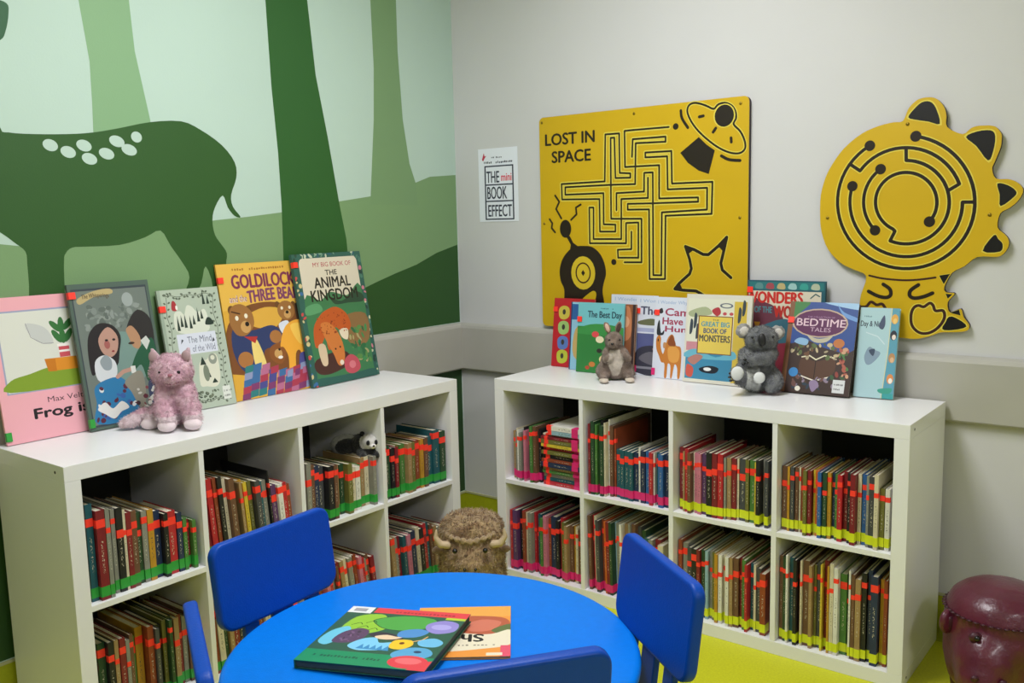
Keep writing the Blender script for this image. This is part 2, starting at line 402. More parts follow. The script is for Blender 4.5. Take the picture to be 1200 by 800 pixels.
# ------------------------------------------------------------------ shelf books
_bm_cache = {}
PAL = {'wine': '7c1f2a', 'red': 'b32430', 'brown': '6b4a38', 'tan': '9c8058', 'cream': 'cfc5aa', 'white': 'dcdad2', 'black': '1e1f24', 'navy': '22304f', 'teal': '1f5560',
       'dark green': '27472f', 'green': '4a7a3c', 'olive': '6d6b34', 'ochre': 'b98a2c', 'yellow': 'd2b83a', 'grey': '85857c', 'dark grey': '44464a', 'blue': '2f5f9c', 'purple': '5c3a66', 'pink': 'c4748a', 'orange': 'c9622a', 'rust': '8a4028', 'pale blue': '8fb0bd'}
def spine_mat(name, col):
    m = mat('cover_'+name.replace(' ', '_'), col, .42, var=.12, vscale=25)
    nt = m.node_tree; b = nt.nodes['Principled BSDF']; src = b.inputs['Base Color'].links[0].from_socket
    tc = nt.nodes.new('ShaderNodeTexCoord'); sp = nt.nodes.new('ShaderNodeSeparateXYZ'); nt.links.new(tc.outputs['Generated'], sp.inputs[0])
    def band(sock, lo, hi):
        a = nt.nodes.new('ShaderNodeMath'); a.operation = 'COMPARE'; a.inputs[1].default_value = (lo+hi)/2; a.inputs[2].default_value = (hi-lo)/2
        nt.links.new(sock, a.inputs[0]); return a.outputs[0]
    bands = [band(sp.outputs[0], .36, .64), band(sp.outputs[2], .3, .66), band(sp.outputs[1], -.1, .012)]
    n = nt.nodes.new('ShaderNodeTexNoise'); n.inputs['Scale'].default_value = 1; n.inputs['Detail'].default_value = 1
    mp = nt.nodes.new('ShaderNodeMapping'); mp.inputs['Scale'].default_value = (330, 1, 240); nt.links.new(tc.outputs['Object'], mp.inputs[0]); nt.links.new(mp.outputs[0], n.inputs['Vector'])
    g = nt.nodes.new('ShaderNodeMath'); g.operation = 'GREATER_THAN'; g.inputs[1].default_value = .57; nt.links.new(n.outputs['Fac'], g.inputs[0]); v = g.outputs[0]
    for bnd in bands:
        k = nt.nodes.new('ShaderNodeMath'); k.operation = 'MULTIPLY'; nt.links.new(v, k.inputs[0]); nt.links.new(bnd, k.inputs[1]); v = k.outputs[0]
    mx = nt.nodes.new('ShaderNodeMix'); mx.data_type = 'RGBA'; nt.links.new(v, mx.inputs[0]); nt.links.new(src, mx.inputs[6])
    lum = sum(lin(col)[:3])/3
    mx.inputs[7].default_value = lin('c4bca8') if lum < .25 else lin('55504a'); nt.links.new(mx.outputs[2], b.inputs['Base Color'])
    return m
CM = {k: spine_mat(k, v) for k, v in PAL.items()}
ORD = ['first', 'second', 'third', 'fourth', 'fifth', 'sixth', 'seventh', 'eighth', 'ninth', 'tenth', 'eleventh', 'twelfth', 'thirteenth', 'fourteenth', 'fifteenth', 'sixteenth', 'seventeenth', 'eighteenth', 'nineteenth',
       'twentieth', 'twenty-first', 'twenty-second', 'twenty-third', 'twenty-fourth', 'twenty-fifth', 'twenty-sixth']
nbooks = 0
def cached(key, name, lst, m):
    if key not in _bm_cache:
        bm = bmesh.new()
        for a, b in lst: box(bm, a, b)
        bmesh.ops.recalc_face_normals(bm, faces=bm.faces)
        me = bpy.data.meshes.new(name); bm.to_mesh(me); bm.free(); me.materials.append(m); _bm_cache[key] = me
    return _bm_cache[key]
def book(M, t, hgt, dep, color, tape, label, group, sticker=.74, band=.027, tname='spine_tape'):
    """origin bottom-left of the spine; x thickness, y depth, z up"""
    global nbooks; nbooks += 1
    t = round(t, 3); hgt = round(hgt, 2); dep = round(dep, 2); q = .0018 if t > .008 else .0009
    me = cached(('c', t, hgt, dep, color), 'book_cover', [((0, 0, 0), (t, .0022, hgt)), ((0, .0022, 0), (q, dep, hgt)), ((t-q, .0022, 0), (t, dep, hgt))], CM[color])
    o = bpy.data.objects.new('book', me); C.objects.link(o); tag(o, label, 'book', group); o.matrix_world = M
    p = bpy.data.objects.new('page_block', cached(('p', t, hgt, dep), 'page_block', [((q, .0022, .002), (t-q, dep-.004, hgt-.003))], M_paper)); C.objects.link(p); p.parent = o
    if sticker:
        z = hgt*sticker; s = min(.022, max(.014, t*1.2)); e = .0004
        k = bpy.data.objects.new('spine_sticker', cached(('s', t, round(z, 2), s), 'spine_sticker', [((-e, -e, z), (t+e, 0, z+s)), ((-e, 0, z), (0, s*.7, z+s)), ((t, 0, z), (t+e, s*.7, z+s))], M_red)); C.objects.link(k); k.parent = o
    if tape:
        e = .0004
        k = bpy.data.objects.new(tname, cached(('t', t, tape.name, band), 'spine_tape', [((-e, -e, .009), (t+e, 0, .009+band)), ((-e, 0, .009), (0, .03, .009+band)), ((t, 0, .009), (t+e, .03, .009+band))], tape)); C.objects.link(k); k.parent = o
    return o
def cube_frame(side, col, row):
    """matrix of the cube's front-bottom-left inner corner; x right, y into the shelf"""
    x = BT+col*(CW+PT); z = BT if row == 0 else BT+CHh+PT
    base = Matrix.Translation((LX, LY0, 0)) @ Matrix.Rotation(pi/2, 4, 'Z') if side == 'L' else Matrix.Translation((RX0, RYF, 0))
    return base @ Matrix.Translation((x, 0, z+.0006))
SIDE = {'L': 'mural-side bookcase', 'R': 'white-wall bookcase'}
COLN = ['first', 'second', 'third', 'fourth']
def fill(side, col, row, specs, tape, x0=.004, lean=0, seed=0, xmax=None, inset=(.01, .04), start=0, where=None, stk=(.64, .84)):
    """specs = list of (colour, thickness mm, height cm[, depth cm])"""
    r = random.Random(seed); F = cube_frame(side, col, row); x = x0; out = []
    rowname = 'upper' if row else 'lower'; xmax = xmax or CW-.004
    grp = 'books in the %s row, %s compartment of the %s' % (rowname, COLN[col], SIDE[side])
    a = radians(lean); n = 0
    if lean > 0: x = x0+0  # leans to the left: first top corner must clear the divider
    tot = sum(sp[1]/1000.+.0013 for sp in specs)/cos(a)+(specs[0][2]/100.*sin(a) if lean > 0 else 0)
    kf = min(1.4, (xmax-x0-.001)/tot)
    for sp in specs:
        c, t, h = sp[0], math.floor(sp[1]*kf)/1000., sp[2]/100.; d = (sp[3]/100. if len(sp) > 3 else min(.29, max(.14, h*r.uniform(.85, 1.1))))
        ang = a
        px = x+(h*sin(a) if not out and lean > 0 else 0)
        if not out and lean > 0: x = px
        if x+t/cos(a) > xmax: break
        M = F @ Matrix.Translation((x, r.uniform(*inset), 0)) @ Matrix.Rotation(-a, 4, 'Y')
        word = 'thin' if t < .009 else ('thick' if t > .02 else '')
        lab = ('%s %s book, %s from left, %s row, %s compartment, %s' % (word, c, ORD[n+start], rowname, COLN[col], SIDE[side])).strip()
        out.append(book(M, t, h, d, c, tape, lab, grp, sticker=r.uniform(*stk))); x += t/cos(a)+.0009+r.random()*.0016; n += 1
    return x, n
def auto(colors, n, hs, ts, seed, jit=1.5):
    """n books cycling through colours with heights interpolated along hs"""
    r = random.Random(seed); o = []
    for i in range(n):
        f = i/max(1, n-1)*(len(hs)-1); k = min(int(f), len(hs)-2) if len(hs) > 1 else 0
        h = hs[k]+(hs[k+1]-hs[k])*(f-k) if len(hs) > 1 else hs[0]
        o.append((colors[i % len(colors)], r.uniform(*ts), h+r.uniform(-jit, jit)*.6))
    return o
# left bookcase, upper row (names follow what the photograph shows, left to right)
fill('L', 0, 1, [('ochre', 9, 27.5), ('teal', 17, 26), ('wine', 21, 24.5), ('grey', 10, 24), ('cream', 8, 23.5), ('grey', 10, 23), ('black', 17, 23), ('cream', 7, 22), ('wine', 13, 21.5), ('brown', 15, 21), ('dark green', 13, 20), ('grey', 14, 20), ('ochre', 16, 19.5), ('navy', 18, 19), ('black', 12, 18.5), ('red', 24, 18), ('navy', 14, 17), ('green', 10, 15), ('wine', 10, 14.5), ('green', 10, 14)], M_grn, seed=1)
fill('L', 1, 1, [('wine', 12, 25), ('red', 14, 24.5), ('rust', 9, 24), ('black', 12, 24), ('cream', 9, 23), ('brown', 15, 22.5), ('dark green', 11, 22), ('tan', 8, 21.5), ('ochre', 14, 21), ('yellow', 10, 20.5), ('olive', 10, 20), ('dark grey', 14, 20), ('teal', 10, 19), ('grey', 15, 19), ('black', 4, 22), ('purple', 15, 17.5), ('white', 14, 16.5), ('red', 13, 17), ('rust', 12, 16)], M_grn, seed=2, lean=4)
fill('L', 2, 1, [('tan', 8, 22), ('grey', 14, 21), ('brown', 12, 20.5), ('navy', 17, 19), ('dark grey', 20, 18.5), ('black', 17, 18), ('brown', 11, 18), ('tan', 18, 17.5), ('dark green', 13, 17), ('olive', 15, 16.5), ('cream', 15, 15), ('white', 15, 15), ('green', 11, 15), ('tan', 13, 17.5), ('cream', 14, 17), ('grey', 12, 17)], M_grn, seed=3)
fill('L', 3, 1, [('white', 8, 24), ('dark green', 17, 19), ('black', 13, 18.5), ('wine', 11, 18), ('olive', 15, 18.5), ('green', 17, 18), ('tan', 15, 18.5), ('olive', 13, 18), ('black', 9, 18), ('rust', 15, 18.5), ('ochre', 13, 18), ('brown', 14, 18), ('teal', 22, 18.5), ('teal', 24, 19.5), ('dark green', 22, 19)], M_grn, seed=4)
# left bookcase, lower row
fill('L', 0, 0, [('cream', 9, 24)]+auto(['olive', 'dark green', 'black', 'tan', 'wine', 'grey', 'brown', 'green', 'ochre', 'rust', 'dark grey', 'black'], 19, [22, 21, 22, 20], (9, 20), 11), M_grn, seed=5, inset=(.03, .07))
fill('L', 1, 0, auto(['rust', 'cream', 'dark green', 'tan', 'wine', 'black', 'orange', 'navy', 'white', 'brown'], 18, [24, 22, 19], (9, 18), 12), M_grn, seed=6, lean=3)
fill('L', 2, 0, auto(['tan', 'cream', 'grey', 'white', 'rust', 'pink', 'red', 'grey', 'brown', 'wine'], 20, [17, 19, 20, 17], (8, 15), 13), M_grn, seed=7, lean=6)
fill('L', 3, 0, auto(['brown', 'tan', 'grey', 'wine', 'teal', 'pink', 'dark grey', 'navy', 'cream', 'black', 'red', 'teal'], 16, [20, 20, 21, 18], (12, 20), 14), M_grn, seed=8, lean=4)
# right bookcase, upper row
x, n = fill('R', 0, 1, [('tan', 9, 18.5), ('cream', 7, 19), ('grey', 8, 18), ('white', 6, 19), ('grey', 9, 18.5), ('black', 7, 19.5), ('pink', 8, 19), ('dark grey', 9, 19.5), ('orange', 5, 20), ('green', 10, 21), ('brown', 12, 21.5), ('black', 9, 20)], M_pnk, x0=.02, seed=21, xmax=.15)
F = cube_frame('R', 0, 1); z = 0; rr = random.Random(5); sx0 = x+.004; sw = CW-sx0-.004
for i, (c, t) in enumerate([('red', 14), ('teal', 13), ('grey', 15), ('green', 10), ('tan', 12), ('navy', 17), ('rust', 11), ('black', 15), ('olive', 13), ('red', 12), ('yellow', 11), ('olive', 15), ('wine', 10), ('cream', 6), ('pale blue', 14), ('white', 17)]):
    tt = t/1000.; L = sw-.002-(.03 if i > 13 else rr.uniform(0, .006)); off = sw-L-.001
    # lying flat: local z (height) runs along the shelf, local x (thickness) runs up
    M = F @ Matrix.Translation((sx0+sw-.001, .01+rr.uniform(0, .02), z)) @ Matrix(((0, 0, -1, 0), (0, 1, 0, 0), (1, 0, 0, 0), (0, 0, 0, 1)))
    b_ = book(M, round(tt, 3), math.floor(L*100)/100, .2, c, M_pnk, '%s book lying flat, %s from the bottom of the stack on the white-wall bookcase' % (c, ORD[i]), 'books stacked flat in the upper row, first compartment of the white-wall bookcase', sticker=.85)
    z += round(tt, 3)+.0012
fill('R', 1, 1, [('wine', 9, 25), ('dark green', 13, 25.5), ('green', 9, 25), ('black', 10, 25.5), ('dark green', 12, 25), ('cream', 7, 26), ('white', 5, 27), ('brown', 12, 25), ('rust', 7, 24), ('teal', 16, 17), ('teal', 15, 17.5), ('teal', 16, 17), ('teal', 15, 17.5), ('navy', 16, 17), ('white', 6, 19), ('navy', 16, 18.5), ('blue', 15, 18), ('red', 12, 18), ('white', 4, 18.5), ('teal', 15, 18), ('blue', 16, 18), ('navy', 16, 18)], M_pnk, x0=.012, seed=22, stk=(.72, .8))
fill('R', 2, 1, [('wine', 16, 21), ('tan', 6, 20), ('red', 11, 21), ('brown', 10, 20), ('cream', 5, 20.5), ('pink', 10, 20), ('pink', 11, 20.5), ('purple', 12, 20), ('white', 5, 21), ('black', 16, 21), ('wine', 15, 21.5), ('red', 16, 21), ('grey', 7, 20.5), ('tan', 12, 20), ('wine', 13, 19.5), ('cream', 6, 20), ('dark grey', 17, 20.5), ('olive', 10, 20), ('green', 18, 20.5), ('yellow', 6, 20), ('black', 11, 21), ('grey', 12, 21.5), ('dark grey', 10, 21)], M_lime, x0=.006, seed=23)
fill('R', 3, 1, [('brown', 14, 20), ('ochre', 7, 19.5), ('dark grey', 10, 20), ('brown', 9, 19.5), ('cream', 5, 20), ('rust', 11, 20), ('olive', 9, 20), ('wine', 9, 19.5), ('yellow', 6, 20), ('orange', 8, 20), ('blue', 9, 20), ('dark green', 11, 20), ('ochre', 9, 20), ('navy', 9, 20.5), ('green', 7, 20), ('red', 12, 20.5), ('wine', 12, 21), ('black', 9, 21), ('wine', 13, 21.5), ('cream', 9, 21), ('blue', 12, 21), ('grey', 7, 21), ('dark grey', 13, 21.5), ('cream', 10, 22), ('olive', 12, 18), ('white', 11, 18)], M_lime, x0=.004, seed=24)
# right bookcase, lower row
fill('R', 0, 0, [('red', 9, 23), ('purple', 17, 23), ('black', 13, 22.5), ('red', 7, 22.5), ('rust', 8, 23), ('cream', 6, 23), ('grey', 14, 23), ('red', 8, 23), ('wine', 9, 22), ('teal', 12, 22.5), ('green', 9, 22), ('pink', 12, 22.5), ('rust', 9, 22), ('navy', 20, 22.5), ('black', 12, 22), ('red', 10, 22.5), ('olive', 10, 22), ('tan', 11, 21.5), ('brown', 12, 21.5), ('ochre', 9, 21), ('cream', 8, 21), ('brown', 12, 20)], M_pnk, x0=.008, seed=31)
fill('R', 1, 0, [('brown', 9, 27), ('red', 6, 27), ('cream', 9, 26.5), ('dark grey', 11, 26), ('rust', 12, 26), ('orange', 6, 25.5), ('wine', 10, 26), ('dark green', 8, 26), ('pale blue', 7, 26), ('grey', 12, 26), ('white', 7, 25.5), ('tan', 16, 26), ('rust', 6, 26), ('grey', 6, 26.5), ('brown', 11, 27), ('dark grey', 10, 26), ('dark green', 12, 25)]+auto(['teal', 'grey', 'wine', 'cream'], 4, [23, 22], (12, 18), 41), M_pnk, x0=.004, seed=32, lean=1.5)
fill('R', 2, 0, [('rust', 10, 25), ('grey', 15, 24), ('dark grey', 12, 23), ('black', 15, 23), ('wine', 9, 23), ('dark green', 11, 23.5), ('pale blue', 8, 23), ('grey', 9, 23), ('olive', 10, 23), ('ochre', 8, 23), ('white', 10, 23.5), ('cream', 11, 23), ('white', 8, 23), ('tan', 9, 23), ('brown', 14, 22.5), ('wine', 9, 23), ('green', 10, 23), ('red', 7, 22), ('teal', 10, 22), ('cream', 6, 22), ('dark grey', 12, 21), ('rust', 15, 20)], M_lime, x0=.006, seed=33)
fill('R', 3, 0, [('brown', 9, 27), ('dark green', 9, 27), ('white', 6, 27.5), ('teal', 13, 27), ('black', 9, 27), ('rust', 6, 26), ('cream', 5, 26.5), ('brown', 17, 27), ('tan', 8, 26), ('olive', 7, 25.5), ('dark grey', 13, 27), ('yellow', 5, 27), ('wine', 12, 27.5), ('ochre', 6, 27), ('cream', 10, 27.5), ('white', 11, 27), ('green', 17, 25), ('dark green', 6, 25), ('white', 5, 27), ('brown', 9, 25.5), ('tan', 14, 25), ('black', 13, 27), ('navy', 10, 27.5), ('navy', 17, 27), ('ochre', 9, 26), ('rust', 9, 26)], M_lime, x0=.004, seed=34)
print('shelf books', nbooks)

# ------------------------------------------------------------------ yellow wall board with the square maze
K = '21170f'; HALO = 'd9c84e'
def rrect(x0, y0, x1, y1, r, n=6):
    P = []
    for cx, cy, a0 in ((x1-r, y1-r, 0), (x0+r, y1-r, 90), (x0+r, y0+r, 180), (x1-r, y0+r, 270)):
        for i in range(n+1):
            a = radians(a0+90*i/n); P.append((cx+r*cos(a), cy+r*sin(a)))
    return P
BY = -.021   # front face of both boards
def R_place(x, z, off): return (x, BY-off, z)
bd = empty('maze_board', (.911, -.001, .93), 0, 'square yellow wall board with a cross-shaped black line maze, flying saucer and alien', 'wall board')
def pr(name, pts, y0, y1, m, par, bev=0):
    o = prism(name, [(p[0]-par.location.x, p[1]-par.location.z) for p in pts], y0-par.location.y, y1-par.location.y, m, par, bev); return o
def cb(cv, name, par, m=None):
    o = cv.build(name, par, m)
    for v in o.data.vertices: v.co -= par.location
    return o
pts = rrect(.4685, .922, 1.3525, 1.752, .02)
pr('board_face', pts, BY, BY+.004, M_yel, bd); pr('board_core', [(.911+(x-.911)*.9985, 1.337+(z-1.337)*.9985) for x, z in pts], BY+.004, -.001, M_dark, bd)
cv = Canvas(R_place)
mz = []
c1 = lambda L: [(650+x/8, 140+y/8) for x, y in L]
c2 = lambda L: [(740+x/8, 140+y/8) for x, y in L]
c3 = lambda L: [(680+x/8, 230+y/8) for x, y in L]
mz.append(c3([(415, 618), (575, 618), (575, 210), (290, 210)])+c1([(528, 700), (525, 172), (560, 170), (570, 548), (710, 545), (710, 505), (610, 500), (605, 130), (475, 140), (470, 580), (65, 605), (70, 750), (420, 745)])+c3([(185, 330), (330, 330), (330, 265), (220, 262)])+c1([(458, 690), (100, 705), (100, 635), (528, 612), (755, 605), (760, 222)])+c2([(320, 208), (320, 160), (12, 185)])+c1([(725, 350)]))
mz.append(c2([(350, 70), (0, 100)])+c1([(655, 107), (660, 445)])+c2([(260, 428), (260, 740), (625, 730), (625, 770), (200, 785)])+c3([(445, 70), (445, 125), (645, 122), (650, 775), (795, 775), (800, 182)])+[(834, 250.5), (835, 213)]+c2([(380, 600), (375, 295), (130, 310), (130, 355), (335, 345), (340, 655), (710, 640)])+[(828.5, 245.5)]+c3([(765, 150), (760, 740), (685, 738)])+c2([(200, 495), (120, 500), (118, 675)])+c1([(580, 690)])+c3([(340, 130)]))
mz.append(c2([(155, 545), (155, 735)])+c1([(625, 745)])+c3([(385, 400), (125, 400), (125, 105), (85, 105), (90, 440), (430, 440), (430, 250), (545, 245), (545, 575), (355, 575), (352, 500), (480, 495), (480, 330)]))
mz = [onR(l, BY) for l in mz]
for l in mz: cv.stroke(l, .0165, HALO)
for l in mz: cv.stroke(l, .0072, K)
def dot(c, r, col=K, ry=None): q = onR([c], BY)[0]; cv.oval(q[0], q[1], r, ry or r, col)
for c in (c2([(415, 65)])[0], c3([(315, 615)])[0]): dot(c, .0115)
c5 = lambda L: onR([(780+x/7.27, 100+y/7.27) for x, y in L], BY)
uf = crom(c5([(410, 200), (350, 175), (290, 155), (240, 150), (200, 170), (185, 215), (200, 270), (240, 340), (300, 410), (380, 480), (460, 535), (540, 570), (610, 580), (655, 565), (680, 525), (670, 460), (635, 390), (580, 330), (600, 280), (595, 220), (560, 170), (500, 148), (445, 165)]), 4, True)
cv.stroke(uf, .014, HALO, True); cv.stroke(uf, .0072, K, True)
q = c5([(500, 258)])[0]; cv.oval(q[0], q[1], .041, .041, HALO); cv.oval(q[0], q[1], .036, .0375, K)
for l in ([(287, 268), (322, 260)], [(405, 398), (428, 364)], [(558, 447), (560, 482)]): cv.stroke(c5(l), .0105, K)
for l in ([(130, 215), (140, 280), (190, 360)], [(475, 600), (540, 632), (635, 640)]): cv.stroke(crom(c5(l), 5), .0105, K)
cv.poly(c5([(283, 440), (350, 505), (420, 553), (368, 755), (280, 725), (190, 660), (125, 575)]), K)
c6 = lambda L: onR([(770+x/8.89, 260+y/8.89) for x, y in L], BY)
st = c6([(520, 790), (455, 745), (405, 718), (270, 710), (185, 697), (230, 640), (340, 540), (358, 485), (340, 390), (295, 255), (390, 290), (480, 338), (535, 340), (640, 250), (727, 158), (700, 280), (665, 430), (680, 500), (770, 580)])
cv.stroke(st, .0165, HALO); cv.stroke(st, .0115, K)
for t in ([(290, 250), (370, 300), (330, 330)], [(727, 155), (640, 255), (690, 310)], [(180, 697), (238, 640), (268, 705)]): cv.poly(c6(t), K)
c4 = lambda L: onR([(640+x/6.156, 225+y/6.156) for x, y in L], BY)
q = c4([(140, 265)])[0]; cv.oval(q[0], q[1], .0275, .0355, K)
cv.poly(c4([(140, 310), (172, 318), (195, 365), (235, 395), (170, 430), (178, 380)]), K)
cv.poly(crom(c4([(265, 388), (330, 395), (385, 440), (420, 510), (432, 590), (415, 660), (408, 720), (420, 800), (440, 1000), (130, 1000), (130, 800), (130, 700), (105, 640), (98, 560), (120, 480), (165, 420), (210, 393)]), 4, True), K)
cv.poly(crom(c4([(262, 775), (290, 745), (340, 712), (362, 735), (345, 790), (290, 800)]), 4, True), 'cbab10')
q = c4([(267, 583)])[0]; cv.oval(q[0], q[1], .0565, .0655, 'd4b828'); cv.stroke([(q[0]+.033*cos(a/12*pi), q[1]+.0385*sin(a/12*pi)) for a in range(24)], .006, '3a1c14', True)
cv.poly([(q[0]-.009, q[1]), (q[0], q[1]-.0125), (q[0]+.009, q[1]), (q[0], q[1]+.0125)], K)
for l in ([(110, 190), (72, 122), (95, 70), (65, 25)], [(180, 200), (220, 160), (215, 112), (250, 90)], [(25, 195), (45, 225), (40, 260), (65, 290)]): cv.stroke(c4(l), .0082, K)
for p in ((668, 350), (722, 352)): dot(p, .016)
a, b = onR([(639.3, 171)], BY)[0], onR([(696.5, 154)], BY)[0]; h1 = .044
cv.text('LOST IN', a[0], a[1], b[0], a[1]+h1, K, .028)
a2, b2 = onR([(647, 191)], BY)[0], onR([(692, 176)], BY)[0]; cv.text('SPACE', a2[0], a2[1], b2[0], a2[1]+h1, K, .028)
cb(cv, 'maze_lines', bd)
def screw(c, par):
    q = onR([c], BY)[0]; bm = bmesh.new()
    bmesh.ops.create_uvsphere(bm, u_segments=12, v_segments=6, radius=.0055, matrix=Matrix.Translation((q[0]-par.location.x, BY-.0004-par.location.y, q[1]-par.location.z)) @ Matrix.Diagonal((1, .5, 1, 1)))
    bm_obj('screw', bm, M_screw, par, True)
for c in ((635, 144), (743, 133), (868, 121), (867, 255), (638, 262)): screw(c, bd)

# ------------------------------------------------------------------ yellow spiky creature board with the round maze
dn = empty('creature_board', (1.86, -.001, .94), 0, 'yellow cut-out creature wall board with black spikes and a round line maze on its head', 'wall board')
o7 = [(1058, 141.7), (1064, 128.4), (1070, 121), (1077, 116), (1086, 114), (1095, 114.5), (1102, 119.5), (1107, 127), (1109, 136), (1109.9, 148.8), (1128, 157), (1137.5, 150.3), (1145, 147.6), (1153, 147), (1161, 147), (1167.5, 149), (1173.4, 156.6), (1173.6, 165), (1172, 173.8), (1165.6, 189.4), (1162.5, 198), (1167, 209),
      (1181, 209.7), (1189, 212), (1195, 216), (1198.5, 221), (1198, 227), (1192, 236), (1183, 243.5), (1172, 250), (1168.8, 266), (1176.6, 273.8), (1181, 279), (1182.3, 285), (1180, 292), (1175, 298), (1168, 301), (1145.3, 301), (1130, 312), (1115.6, 319.5), (1106.5, 335.8), (1108.6, 342.6), (1118.6, 344), (1110.5, 354), (1112.8, 366), (1125.5, 361.9), (1129, 371.5), (1135.6, 381), (1132.7, 387.5), (1120, 389), (1101.7, 389.5), (1092, 393), (1082.5, 395.5), (1071.5, 397), (1055, 395.5), (1040, 394), (1022, 390), (1010, 380), (1006, 369),
      (1006.9, 359), (1009, 345), (1015, 323.4), (1000, 315.5), (986, 308.5), (970.6, 292.5), (962.8, 272), (961, 252), (962, 228), (967.5, 208), (975, 193), (989, 173.8), (1009.7, 156.6), (1030, 147.5), (1047, 143.2)]
P = onR(crom(o7, 3, True), BY); pr('board_face', P, BY, BY+.005, M_yel, dn)
cxx = sum(p[0] for p in P)/len(P); czz = sum(p[1] for p in P)/len(P)
pr('board_core', [(cxx+(x-cxx)*.9975, czz+(z-czz)*.9975) for x, z in P], BY+.005, -.001, M_dark, dn)
cv = Canvas(R_place)
spk = [[(1064.5, 137.5), (1071, 128), (1080, 120), (1090, 119), (1097, 127), (1101.5, 145), (1088, 142.5), (1074, 140.5)], [(1132, 160.5), (1145, 154), (1161, 152.6), (1166.4, 159.5), (1164, 177), (1157.8, 188), (1144, 171)],
       [(1168.8, 215), (1181, 216.8), (1190.6, 223.6), (1189, 230), (1172.6, 241.5), (1171.5, 228)], [(1164.8, 275.3), (1170, 280), (1175, 286), (1172, 294.8), (1151.6, 294)],
       [(1100.5, 322.7), (1113.4, 320.8), (1106, 333)], [(1108, 344), (1116.3, 344.7), (1110.7, 350)], [(1113.5, 366.5), (1123.8, 362.6), (1125.8, 369.5)], [(1112, 371), (1123.8, 374.3), (1132.6, 382.5), (1117, 386.6), (1104, 385.2)]]
for s in spk:
    Q = onR(s if len(s) < 5 else crom(s, 3, True), BY); mx_ = sum(p[0] for p in Q)/len(Q); mz_ = sum(p[1] for p in Q)/len(Q)
    cv.poly([(mx_+(x-mx_)*1.12, mz_+(z-mz_)*1.12) for x, z in Q], HALO); cv.poly(Q, '0f0d0e')
def arcp(r, a0, a1, n=None):
    n = n or max(6, int(abs(a1-a0)/6)); return [(1062+r*cos(radians(a0+(a1-a0)*i/n)), 236.8-r*.968*sin(radians(a0+(a1-a0)*i/n))) for i in range(n+1)]
rings = [arcp(80.5, 82, -238), arcp(80.5, 145, 145.1, 1)+arcp(66, 145, 19.5)+arcp(51.5, 16, 16.1, 1), arcp(65, 90, 90.1, 1)+arcp(50.5, 90, -112)+[(1048.8, 270.8)]+arcp(36, -116, -401),
         arcp(80.5, 0, .1, 1)+arcp(66, 0, -197), arcp(50, 127, 223)]
for l in rings: cv.stroke(onR(l, BY), .0175, HALO)
for l in rings: cv.stroke(onR(l, BY), .0105, K)
def pd(r, a): return (1062+r*cos(radians(a)), 236.8-r*.968*sin(radians(a)))
for p in (pd(80.5, 82), pd(80.5, -238), pd(36, -401), pd(66, -197), pd(50, 127), pd(50, 223)): dot(p, .0165)
c11 = lambda L: onR([(1000+x/7.27, 300+y/7.27) for x, y in L], BY)
cv.stroke(crom(c11([(135, 165), (250, 190), (420, 205), (560, 200), (700, 182)]), 5), .0062, '3a1c14')
for l in ([(255, 240), (310, 280), (318, 330), (280, 352), (210, 340), (130, 300)], [(555, 245), (490, 290), (480, 335), (520, 358), (600, 345), (675, 315)]): cv.stroke(crom(c11(l), 5), .0115, K)
f1 = crom(c11([(555, 420), (600, 432), (650, 400), (680, 420), (700, 465), (765, 465), (775, 530), (720, 610), (640, 655), (560, 650), (500, 590), (492, 500), (515, 440)]), 4, True)
cv.stroke(f1, .015, HALO, True); cv.stroke(f1, .009, '3a1c14', True)
cv.stroke(crom(c11([(55, 440), (110, 430), (150, 390), (200, 415), (250, 410), (290, 490), (300, 560), (250, 640), (170, 660), (80, 600), (50, 520)]), 4, True), .009, '3a1c14', True)
cb(cv, 'maze_lines', dn)
for c in ((1063.6, 145.3), (969.8, 255.3), (1159.8, 251.6)): screw(c, dn)

# ------------------------------------------------------------------ paper notice
nt_ = boxes('paper_notice', [((.1305, -.0012, 1.348), (.3405, -.0004, 1.652))], mat('notice_paper', 'e3e7f1', .6)); tag(nt_, 'small white paper notice reading THE BOOK EFFECT taped on the white wall', 'notice')
cv = Canvas(lambda u, v, o: (.1305+u, -.0012-o, 1.348+v), .21, .304, True)
NV = '2a2f45'; cv.rect(0, 0, 1, 1, 'e3e7f1')
X = lambda x: (x-122)/293.; Y = lambda y: (670-y)/535.
for y in (265, 400, 520, 652): cv.rect(X(168), Y(y+5), X(383), Y(y-5), NV)
for x in (172, 379): cv.rect(X(x-5), Y(655), X(x+5), Y(262), NV)
cv.text('THE', X(182), Y(384), X(277), Y(302), NV, .012); cv.text('mini', X(293), Y(374), X(368), Y(322), 'd8485a', .02)
cv.text('BOOK', X(186), Y(504), X(332), Y(414), NV, .012); cv.text('EFFECT', X(190), Y(633), X(366), Y(547), NV, .012)
cv.scribble(X(210), Y(208), X(315), Y(196), NV, 9, 1); cv.scribble(X(165), Y(246), X(380), Y(228), NV, 17, 2)
cv.poly([(X(150), Y(215)), (X(165), Y(165)), (X(172), Y(190)), (X(185), Y(185)), (X(170), Y(205)), (X(160), Y(225))], 'b8304a')
cv.build('notice_print', nt_)

